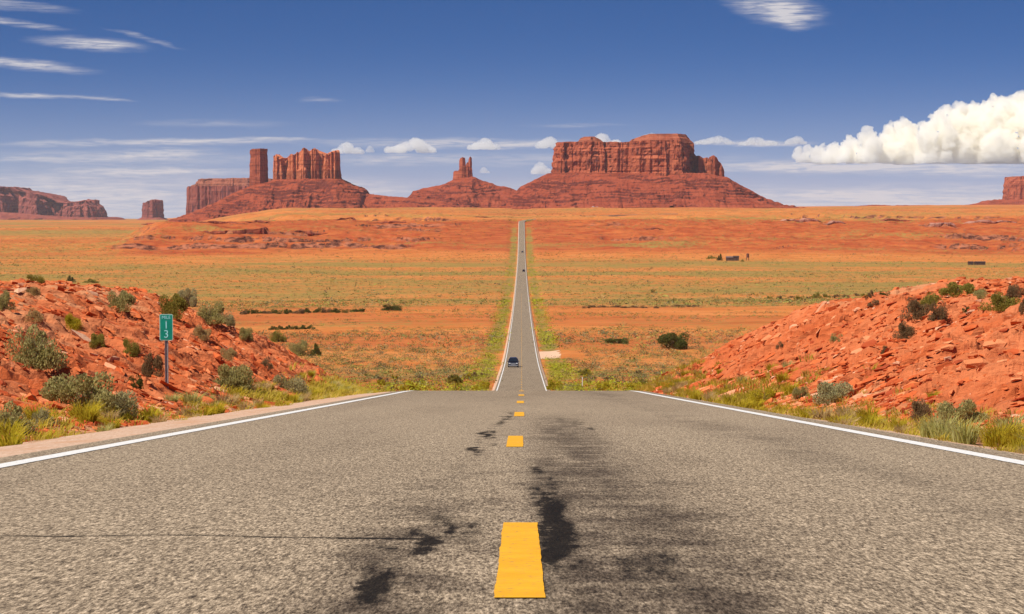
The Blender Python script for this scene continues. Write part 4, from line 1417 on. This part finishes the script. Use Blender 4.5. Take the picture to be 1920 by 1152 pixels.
# small rubble
n = 125000
sg = np.where(rng.uniform(0, 1, n) < .48, -1, 1)
s = np.exp(rng.uniform(math.log(11), math.log(95), n))
f = np.where(sg < 0, 6.1, np.interp(s, [20, 28, 75, 90], [6.9, 6.6, 4.75, 4.6]))
d = np.where(rng.uniform(0, 1, n) < .85, rng.uniform(-.3, 11, n), rng.uniform(-.5, 2, n))
u = sg * (f + d)
cl = fbm(u / 3, s / 3, seed=411, oct=3)
keep = (np.abs(u) < .27 * s + 5) & (cl + rng.uniform(-.5, .6, n) > -.15)
u, s, sg = u[keep], s[keep], sg[keep]
z = near_z(u, s)
gu = (near_z(u + .5, s, False) - near_z(u - .5, s, False))
gv = (near_z(u, s + .5, False) - near_z(u, s - .5, False))
nr = np.stack([-gu, -gv, np.ones_like(gu)], 1)
nr /= np.linalg.norm(nr, axis=1)[:, None]
fa = np.stack([np.ones_like(gu), rng.normal(size=len(u)) * .5, gu], 1)
fa += rng.normal(size=fa.shape) * .25
fa -= nr * np.sum(fa * nr, 1)[:, None]
fa /= np.linalg.norm(fa, axis=1)[:, None]
nr = nr + rng.normal(size=nr.shape) * .30
nr -= fa * np.sum(fa * nr, 1)[:, None]
nr /= np.linalg.norm(nr, axis=1)[:, None]
sdv = np.cross(nr, fa)
a = ((.028 + rng.gamma(1.5, .028, len(u))) * np.clip(.4 + s / 75, .5, 1.1))[:, None]
which = rng.integers(0, len(RK), len(u))
Vs, Fs, off = [], [], 0
for k, (rv, rf) in enumerate(RK):
    ix = np.nonzero(which == k)[0]
    sc = a[ix] * np.stack([rng.uniform(.8, 1.3, len(ix)), rng.uniform(.5, 1.0, len(ix)), rng.uniform(.5, 1.3, len(ix))], 1)
    q = rv[None] * sc[:, None, :]
    wv = q[..., :1] * fa[ix][:, None] + q[..., 1:2] * sdv[ix][:, None] + q[..., 2:] * nr[ix][:, None] + np.stack([u[ix], s[ix], z[ix] + .15 * a[ix, 0]], 1)[:, None]
    m = len(rv)
    F = (rf[None] + (np.arange(len(ix)) * m)[:, None, None]).reshape(-1, 3) + off
    off += m * len(ix)
    Vs.append(wv.reshape(-1, 3))
    Fs.append(F)
tag(mesh_np("rock_debris", np.concatenate(Vs), np.concatenate(Fs), m_debris), "small angular red rubble strewn over both banks", "rubble", kind="stuff")

# ------------------------------------------------------------------ mile marker
def box(bm, x0, x1, y0, y1, z0, z1, bev=0.0):
    r = bmesh.ops.create_cube(bm, size=1, matrix=Matrix.Translation(((x0 + x1) / 2, (y0 + y1) / 2, (z0 + z1) / 2)) @ Matrix.Diagonal((x1 - x0, y1 - y0, z1 - z0, 1)))
    if bev:
        es = list({e for v in r["verts"] for e in v.link_edges})
        bmesh.ops.bevel(bm, geom=es, offset=bev, segments=2, affect="EDGES", profile=.6)
    return r


def text_mesh(name, txt, size, loc, mat, parent, sx=1.0, ext=.002):
    cu = bpy.data.curves.new(name, "FONT")
    cu.body = txt
    cu.size = size
    cu.extrude = ext
    cu.align_x = "CENTER"
    cu.align_y = "CENTER"
    t = bpy.data.objects.new(name, cu)
    C.objects.link(t)
    dg = bpy.context.evaluated_depsgraph_get()
    me = bpy.data.meshes.new_from_object(t.evaluated_get(dg))
    bpy.data.objects.remove(t)
    me.materials.clear()
    me.materials.append(mat)
    o = bpy.data.objects.new(name, me)
    C.objects.link(o)
    o.rotation_euler = (math.pi / 2, 0, 0)
    o.location = loc
    o.scale = (sx, 1, 1)
    o.parent = parent
    return o


def rounded_panel(bm, w, h, r, y0, y1, seg=5, cz=0.0):
    pts = []
    for cx, cy, a0 in ((w / 2 - r, h / 2 - r, 0), (-w / 2 + r, h / 2 - r, 90), (-w / 2 + r, -h / 2 + r, 180), (w / 2 - r, -h / 2 + r, 270)):
        for k in range(seg + 1):
            a = R(a0 + 90 * k / seg)
            pts.append((cx + r * math.cos(a), cy + r * math.sin(a)))
    f = bm.faces.new([bm.verts.new((x, y0, z + cz)) for x, z in pts])
    e = bmesh.ops.extrude_face_region(bm, geom=[f])
    bmesh.ops.translate(bm, verts=[v for v in e["geom"] if isinstance(v, bmesh.types.BMVert)], vec=(0, y1 - y0, 0))


m_post = flat_mat("galvanised_steel", (.30, .27, .27), .55, .4, .5, .2, 20)
m_green = flat_mat("green_reflective_sheet", (.0, .20, .135), .55, .3, 0, .12, 6)
m_rim = flat_mat("sign_border", (.34, .50, .42), .6, .3, 0, .1, 20)
m_digit = flat_mat("sign_lettering", (.28, .62, .62), .6, .3, 0, .1, 30)
u, s, z = hit(313, 727)
k = s / FPX
H = 137 * k
pw, ph = 25 * k, 49.5 * k
sg_ = root("mile_marker", (u, s, z - .03), "green mile marker panel reading 13 on a thin steel post, left bank", "road sign", rz=.06)
bm = bmesh.new()
box(bm, -.03, .03, -.004, .004, -.3, H - .02)
box(bm, -.034, -.026, -.03, .004, -.3, H - .02)
box(bm, .026, .034, -.03, .004, -.3, H - .02)
mesh_bm("post", bm, m_post, sg_)
zc = H + .03 - ph / 2
bm = bmesh.new()
rounded_panel(bm, pw, ph, .03, -.040, -.034, cz=zc)
pan = mesh_bm("panel", bm, m_rim, sg_)
bm = bmesh.new()
rounded_panel(bm, pw - .028, ph - .028, .022, -.043, -.041, cz=zc)
mesh_bm("face", bm, m_green, pan)
text_mesh("lettering", "MILE", .095, (0, -.046, zc + ph * .37), m_digit, pan, .95)
text_mesh("digit", "1", .225, (0, -.046, zc + ph * .08), m_digit, pan, .95)
text_mesh("digit", "3", .225, (0, -.046, zc - ph * .27), m_digit, pan, .95)
bm = bmesh.new()
for zz in (zc + ph * .22, zc - ph * .40):
    bmesh.ops.create_cone(bm, cap_ends=True, segments=8, radius1=.009, radius2=.009, depth=.006, matrix=Matrix.Translation((0, -.046, zz)) @ Matrix.Rotation(math.pi / 2, 4, "X"))
mesh_bm("bolt", bm, m_post, pan)

# pale delineator post beyond the crest, two thin utility poles
u, s, z = hit(1092, 727, 200)
o = root("delineator_post", (u, s, z - .1), "thin pale marker post beyond the crest, right of the road", "post")
bm = bmesh.new()
bmesh.ops.create_cone(bm, cap_ends=True, segments=8, radius1=.07, radius2=.06, depth=1.75, matrix=Matrix.Translation((0, 0, .87)))
mesh_bm("post", bm, flat_mat("pale_post", (.62, .60, .52), .7), o)
bm = bmesh.new()
box(bm, -.06, .06, -.085, -.07, 1.45, 1.68)
mesh_bm("reflector", bm, m_white, o)

# ------------------------------------------------------------------ cars
m_body = flat_mat("dark_car_paint", (.022, .024, .034), .25, .6, .3, .1, 2)
m_body2 = flat_mat("slate_car_paint", (.07, .08, .09), .3, .6, .3, .1, 2)
m_glass = flat_mat("car_glass", (.015, .018, .022), .08, .8, 0, .05, 2)
m_tyre = flat_mat("tyre_rubber", (.018, .018, .018), .9, .1)
m_trim = flat_mat("chrome_trim", (.38, .40, .44), .3, .6, .7, .1)
m_lamp = flat_mat("lamp_glass", (.72, .74, .76), .15, .8, 0, .05)
m_tail = flat_mat("tail_lamp", (.35, .02, .015), .3, .6)


def loft(sections, name, mat, parent):
    """closed skin through cross sections [(y, [(x, z) ...])]"""
    V = [(x, y, z) for y, sec in sections for x, z in sec]
    n = len(sections[0][1])
    bm = bmesh.new()
    vs = [bm.verts.new(v) for v in V]
    for i in range(len(sections) - 1):
        for j in range(n):
            a, b_ = i * n + j, i * n + (j + 1) % n
            bm.faces.new((vs[a], vs[b_], vs[b_ + n], vs[a + n]))
    bm.faces.new(vs[:n])
    bm.faces.new(vs[-n:][::-1])
    return mesh_bm(name, bm, mat, parent, smooth=False)


def sec(w, z0, z1, r=.12, wt=None):
    wt = wt or w
    return [(-w + r * .4, z0), (w - r * .4, z0), (w, z0 + r), (w, (z0 + z1) / 2), (wt, z1 - r), (wt - r, z1), (-wt + r, z1), (-wt, z1 - r), (-w, (z0 + z1) / 2), (-w, z0 + r)]


def make_car(label, loc, rz, paint_mat, sc=1.0):
    r = root("parked_car" if False else "car", loc, label, "car", rz=rz, sc=(sc, sc, sc))
    loft([(-2.42, sec(.80, .38, .80)), (-2.32, sec(.93, .32, .98)), (-1.2, sec(.99, .28, 1.08)), (.9, sec(.99, .28, 1.10)), (2.2, sec(.96, .30, 1.10)), (2.4, sec(.88, .38, 1.0))], "body", paint_mat, r)
    cab = loft([(-1.15, sec(.90, 1.03, 1.14, .05, .86)), (-.35, sec(.91, 1.05, 1.74, .14, .72)), (.4, sec(.91, 1.05, 1.80, .14, .72)), (1.7, sec(.91, 1.05, 1.76, .14, .72)), (2.28, sec(.88, 1.05, 1.15, .05, .82))], "cabin", paint_mat, r)
    bm = bmesh.new()
    for q in ([(-.78, -1.14, 1.15), (.78, -1.14, 1.15), (.62, -.42, 1.68), (-.62, -.42, 1.68)],):
        bm.faces.new([bm.verts.new(Vector(v) + Vector((0, -.045, .03))) for v in q])
    mesh_bm("windscreen", bm, m_glass, cab)
    bm = bmesh.new()
    bm.faces.new([bm.verts.new(v) for v in [(-.74, 2.25, 1.17), (.74, 2.25, 1.17), (.62, 1.80, 1.68), (-.62, 1.80, 1.68)]])
    bmesh.ops.translate(bm, verts=bm.verts, vec=(0, .07, .03))
    mesh_bm("rear_window", bm, m_glass, cab)
    for sx_ in (-1, 1):
        bm = bmesh.new()
        bm.faces.new([bm.verts.new(v) for v in [(sx_ * .935, -.75, 1.2), (sx_ * .935, 1.8, 1.2), (sx_ * .80, 1.6, 1.62), (sx_ * .80, -.3, 1.62)]])
        mesh_bm("side_window", bm, m_glass, cab)
        for y in (-1.5, 1.45):
            bm = bmesh.new()
            bmesh.ops.create_cone(bm, cap_ends=True, segments=20, radius1=.38, radius2=.38, depth=.26, matrix=Matrix.Translation((sx_ * .88, y, .38)) @ Matrix.Rotation(math.pi / 2, 4, "Y"))
            wh = mesh_bm("wheel", bm, m_tyre, r)
            bm = bmesh.new()
            bmesh.ops.create_cone(bm, cap_ends=True, segments=14, radius1=.22, radius2=.22, depth=.02, matrix=Matrix.Translation((sx_ * 1.02, y, .38)) @ Matrix.Rotation(math.pi / 2, 4, "Y"))
            mesh_bm("rim", bm, m_trim, wh)
        bm = bmesh.new()
        box(bm, sx_ * .68 - .16, sx_ * .68 + .16, -2.42, -2.34, .78, .93, .02)
        mesh_bm("headlight", bm, m_lamp, r)
        bm = bmesh.new()
        box(bm, sx_ * .80 - .09, sx_ * .80 + .09, 2.33, 2.42, .75, 1.02, .02)
        mesh_bm("tail_light", bm, m_tail, r)
        bm = bmesh.new()
        box(bm, sx_ * 1.06 - .10, sx_ * 1.06 + .10, -.75, -.62, 1.08, 1.26, .03)
        mesh_bm("mirror", bm, paint_mat, r)
    bm = bmesh.new()
    box(bm, -.46, .46, -2.47, -2.38, .62, .90, .02)
    mesh_bm("grille", bm, m_trim, r)
    bm = bmesh.new()
    box(bm, -.90, .90, -2.52, -2.28, .36, .58, .05)
    mesh_bm("bumper", bm, m_trim, r)
    return r


def on_road(x, yb, s0=300):
    u, s, z = hit(x, yb, s0)
    return u, s, float(road_z(s))


u, s, z = on_road(962, 689)
make_car("dark car coming towards the crest in the left lane, nearest on the far road", (-1.75, s + 2, float(road_z(s + 2)) + .01), 0, m_body, 1.1)
make_car("small dark car driving away in the right lane, halfway along the far road", (1.8, 1730, float(road_z(1730)) + .03), math.pi, m_body, 1.1)
make_car("tiny dark car farthest along the road, on the start of the climb", (.9, 2330, float(road_z(2330)) + .03), math.pi, m_body2, 1.1)

# ------------------------------------------------------------------ homestead on the plain
def place_px(x, y, s0=800):
    u, s, z = hit(x, y, s0)
    return u, s, float(floor_z(u, s))


m_wall = flat_mat("weathered_wall", (.09, .055, .042), .9, .1)
m_dark = flat_mat("dark_roof", (.055, .035, .03), .85, .2)
m_hroof = flat_mat("grey_roof", (.14, .10, .09), .7, .2)


def hut(x, y, w, h, dep, label, roofm, name="shed", cat="building"):
    u, s, z = place_px(x, y)
    k = s / FPX
    w, h = w * k, h * k
    r = root(name, (u, s, z - .2), label, cat)
    bm = bmesh.new()
    box(bm, -w / 2, w / 2, -dep / 2, dep / 2, 0, h * .72)
    mesh_bm("wall", bm, m_wall, r)
    bm = bmesh.new()
    a, b_ = w / 2 + .3, dep / 2 + .4
    z0, z1 = h * .72 + .01, h
    vs = [bm.verts.new(v) for v in [(-a, -b_, z0), (a, -b_, z0), (a, b_, z0), (-a, b_, z0), (-a, 0, z1), (a, 0, z1)]]
    for f in ((0, 1, 5, 4), (3, 4, 5, 2), (0, 4, 3), (1, 2, 5), (0, 3, 2, 1)):
        bm.faces.new([vs[i] for i in f])
    mesh_bm("roof", bm, roofm, r)
    bm = bmesh.new()
    box(bm, -.5, .5, -dep / 2 - .06, -dep / 2 - .003, .2, h * .6)
    mesh_bm("door", bm, m_dark, r)
    return r


hut(1368, 489, 13, 8.5, 5, "low brown roofed shed of the far homestead, left of the darker one", m_hroof)
hut(1380, 489, 10, 9.5, 5, "dark low shed of the far homestead, right of the brown one", m_dark)
for i, x in enumerate((1820, 1832, 1842)):
    hut(x, 497, 9, 7, 5, ("leftmost", "middle", "rightmost")[i] + " of the three low dark sheds far out on the right plain", m_dark)
u, s, z = place_px(1402, 488.5)
k = s / FPX
r = root("water_tank", (u, s, z - .2), "tall narrow dark tank tower at the right end of the far homestead", "tank")
bm = bmesh.new()
bmesh.ops.create_cone(bm, cap_ends=True, segments=14, radius1=2.6 * k, radius2=2.6 * k, depth=7 * k, matrix=Matrix.Translation((0, 0, 9 * k)))
bmesh.ops.create_cone(bm, cap_ends=True, segments=14, radius1=2.8 * k, radius2=.2, depth=1.2 * k, matrix=Matrix.Translation((0, 0, 13.1 * k)))
mesh_bm("tank", bm, flat_mat("rusty_tank", (.13, .045, .03), .8), r)
for sx_ in (-1, 1):
    for sy_ in (-1, 1):
        bm = bmesh.new()
        box(bm, sx_ * 1.8 * k - .2, sx_ * 1.8 * k + .2, sy_ * 1.8 * k - .2, sy_ * 1.8 * k + .2, 0, 5.5 * k)
        mesh_bm("leg", bm, m_dark, r)
for x, y, w, h, kd, lb in ((1331, 486, 14, 7, "olive", "low olive bush at the left end of the far homestead"), (1341, 485, 8, 4, "olive", "tiny olive bush between the low bush and the homestead tree"),
                           (1349, 489, 10, 14, "green", "dark tree left of the far homestead sheds"), (1392, 491, 6, 5, "olive", "small bush between the dark shed and the tank")):
    bush_px(x, y, w, h, kd, lb, "homestead_bush" if h < 10 else "homestead_tree", None, True, 800, "shrub" if h < 10 else "tree")

# ------------------------------------------------------------------ cumulus clouds
def cloud_mat(dn):
    m = bpy.data.materials.new("cloud_vapour")
    m.use_nodes = True
    b = NB(m.node_tree)
    b.n.remove(b.n["Principled BSDF"])
    pv = b.node("ShaderNodeVolumePrincipled")
    pv.inputs["Color"].default_value = (.998, .986, .948, 1)
    pv.inputs["Density"].default_value = dn
    pv.inputs["Anisotropy"].default_value = .15
    b.l.new(pv.outputs[0], b.n["Material Output"].inputs["Volume"])
    return m


m_cloud = cloud_mat(.011)
m_puff = cloud_mat(.0055)


def cloud(label, D, top, base_y, depth, seed, dens_r=(.10, .34), n=240, vox=None, group=None, heads=None, mat=None):
    """a heaped cloud: flat base, billowing top that follows the photograph's outline, real depth"""
    r = np.random.default_rng(seed)
    X, Zt = px_profile(top, D)
    zb = P3(960, base_y, D).z
    H = max(Zt.max() - zb, 1)
    bm = bmesh.new()
    for (hx, hy, hr) in heads or ():
        c0 = P3(hx, hy, D)
        rad = hr / FPX * D
        cy = D + r.normal() * depth * .10
        bmesh.ops.create_icosphere(bm, subdivisions=2, radius=rad, matrix=Matrix.Translation((c0.x, cy, max(c0.z, zb + rad * .5))))
        zz = c0.z
        while zz > zb + rad * .7:
            zz -= rad * .7
            for oy in (-.8, 0, .8):
                bmesh.ops.create_icosphere(bm, subdivisions=2, radius=rad * r.uniform(.85, 1.1), matrix=Matrix.Translation((c0.x + r.normal() * rad * .25, cy + oy * rad, max(zz, zb + rad * .5))))
        for q in range(11):
            d = r.normal(size=3)
            d /= np.linalg.norm(d)
            r2 = rad * r.uniform(.28, .52)
            p2 = np.array([c0.x, cy, c0.z]) + d * rad * .88
            bmesh.ops.create_icosphere(bm, subdivisions=2, radius=r2, matrix=Matrix.Translation((p2[0], p2[1], max(p2[2], zb + r2 * .5))))
    for i in range(0 if heads else n):
        x = r.uniform(X[0], X[-1])
        zt = np.interp(x, X, Zt)
        hh = zt - zb
        if hh <= 0:
            continue
        rad = min(r.uniform(*dens_r) * H, hh * .60)
        x = min(max(x, X[0] + rad * .9), X[-1] - rad * .9)
        zt = np.interp(x, X, Zt)
        hh = max(zt - zb, rad)
        if i % 3 == 0:
            t = 1.0
            rad = min(rad * .8, hh * .4)
            y = r.normal() * depth * .12
        else:
            t = r.uniform(0, 1) ** .7
            y = r.normal() * depth * .28 * (1 - .45 * t)
        z = zb + rad * .55 + t * max(hh - rad * 1.5, 0)
        bmesh.ops.create_icosphere(bm, subdivisions=2, radius=rad, matrix=Matrix.Translation((x, D + y, z)) @ Matrix.Diagonal((1.15, 1.15, .95, 1)))
    me = bpy.data.meshes.new("cloud_raw")
    bm.to_mesh(me)
    bm.free()
    t = bpy.data.objects.new("cloud_raw", me)
    C.objects.link(t)
    md = t.modifiers.new("r", "REMESH")
    md.mode = "VOXEL"
    md.voxel_size = vox or H / 42
    dg = bpy.context.evaluated_depsgraph_get()
    m2 = bpy.data.meshes.new_from_object(t.evaluated_get(dg))
    bpy.data.objects.remove(t)
    m2.name = "cumulus_cloud"
    nv = len(m2.vertices)
    co = np.empty(nv * 3, np.float32)
    no = np.empty(nv * 3, np.float32)
    m2.vertices.foreach_get("co", co)
    m2.vertex_normals.foreach_get("vector", no)
    co, no = co.reshape(-1, 3).astype(float), no.reshape(-1, 3)
    L = H / 7.0
    dsp = (np.abs(fbm(co[:, 0] / L, co[:, 1] / L, co[:, 2] / L, oct=5, seed=seed, gain=.55)) * 1.7 - .5) * H * .055
    fl = sstep(zb + .02 * H, zb + .16 * H, co[:, 2])
    co = co + no * (dsp * (.35 + .65 * fl))[:, None]
    co[:, 2] = np.maximum(co[:, 2], zb + .02 * H * fbm(co[:, 0] / L / 2, co[:, 1] / L / 2, seed=seed + 2, oct=3))
    cen = np.array([(X[0] + X[-1]) / 2, D, zb])
    m2.vertices.foreach_set("co", (co - cen).astype(np.float32).ravel())
    m2.polygons.foreach_set("use_smooth", np.full(len(m2.polygons), True))
    m2.materials.clear()
    m2.materials.append(mat or m_cloud)
    o = bpy.data.objects.new("cumulus_cloud", m2)
    C.objects.link(o)
    o.location = cen
    return tag(o, label, "cloud", group, "thing")


DC = 40000
cloud("huge bright heaped cumulus cloud rising towards the right picture edge", DC,
      [(1480, 296), (1484, 288), (1495, 280), (1508, 275), (1540, 270), (1565, 267), (1571, 274), (1594, 261), (1615, 253), (1629, 247), (1640, 255), (1657, 259), (1666, 246), (1674, 235), (1698, 222), (1710, 230), (1719, 243), (1730, 226), (1750, 216), (1771, 212), (1782, 200), (1813, 199), (1823, 191), (1848, 191), (1862, 181), (1889, 178), (1925, 176), (1980, 172), (2040, 190), (2100, 240), (2130, 290)],
      306, 2600, 501, (.09, .26), 520, vox=14, heads=[(1498, 294, 11), (1514, 289, 13), (1538, 285, 15), (1562, 283, 14), (1582, 282, 13), (1602, 274, 18), (1627, 265, 18), (1645, 274, 18), (1663, 266, 16), (1680, 252, 20), (1699, 241, 19), (1712, 256, 20), (1690, 280, 24),
                                                        (1733, 246, 20), (1755, 236, 22), (1750, 272, 30), (1778, 226, 24), (1800, 218, 20), (1824, 212, 21), (1806, 258, 40), (1848, 210, 20), (1868, 200, 20), (1890, 198, 20), (1868, 246, 44), (1915, 198, 23), (1940, 206, 32), (1930, 256, 44), (1975, 210, 36), (1985, 258, 42), (2030, 236, 40), (2078, 268, 26),
                                                        (1525, 298, 8), (1550, 298, 9), (1576, 297, 10), (1604, 296, 12), (1632, 294, 14), (1658, 292, 15), (1720, 290, 16)])
SM = [(622, 682, 266, 289, "small rounded white cloud just right of the castle butte"), (686, 702, 273, 286, "tiny puff of cloud beside the rounded one right of the castle butte"),
      (722, 818, 258, 287, "white cloud with a flat base between the castle butte and the spires"), (876, 938, 258, 281, "small heaped cloud high above the thin rock spires"),
      (1004, 1056, 255, 279, "small cloud touching the left corner of the broad mesa"), (1106, 1166, 249, 276, "cloud rising behind the saddle of the broad mesa"),
      (1302, 1378, 254, 271, "flat white cloud just right of the broad mesa top"), (1384, 1462, 256, 273, "flat white cloud between the mesa cloud and the last small puff"),
      (1472, 1512, 254, 271, "small puff of cloud left of the huge cumulus"), (996, 1034, 303, 327, "pale cloud low against the left wall of the broad mesa"), (900, 918, 313, 325, "tiniest cloud, low right of the thin spires"),
      (1196, 1250, 249, 262, "sliver of cloud peeking over the right summit of the mesa")]
for i, (x0, x1, yt, yb, lb) in enumerate(SM):
    w = x1 - x0
    q = random.uniform(.38, .6)
    cloud(lb, DC + random.uniform(-2000, 3000), [(x0, yb - 4), (x0 + w * .06, yb - (yb - yt) * .42), (x0 + w * .20, yb - (yb - yt) * random.uniform(.4, .75)), (x0 + w * (q - .13), yt + (yb - yt) * .15), (x0 + w * q, yt), (x0 + w * (q + .13), yt + (yb - yt) * .12), (x0 + w * (q + .22), yt + (yb - yt) * random.uniform(.4, .6)), (x0 + w * .84, yb - (yb - yt) * random.uniform(.35, .6)), (x0 + w * .95, yb - (yb - yt) * .35), (x1, yb - 4)],
          yb, w * 8, 520 + i, (.14, .40), 90, mat=m_puff)

# ------------------------------------------------------------------ thin desert haze
m_haze = bpy.data.materials.new("haze_air")
m_haze.use_nodes = True
b = NB(m_haze.node_tree)
b.n.remove(b.n["Principled BSDF"])
pv = b.node("ShaderNodeVolumePrincipled")
pv.inputs["Color"].default_value = (.80, .86, 1.0, 1)
pv.inputs["Density"].default_value = 1.1e-5
b.l.new(pv.outputs[0], b.n["Material Output"].inputs["Volume"])
bm = bmesh.new()
box(bm, -15000, 15000, -400, 27500, -260, 330)
tag(mesh_bm("haze", bm, m_haze), "thin pale blue desert air over the whole plain", "haze", kind="stuff")
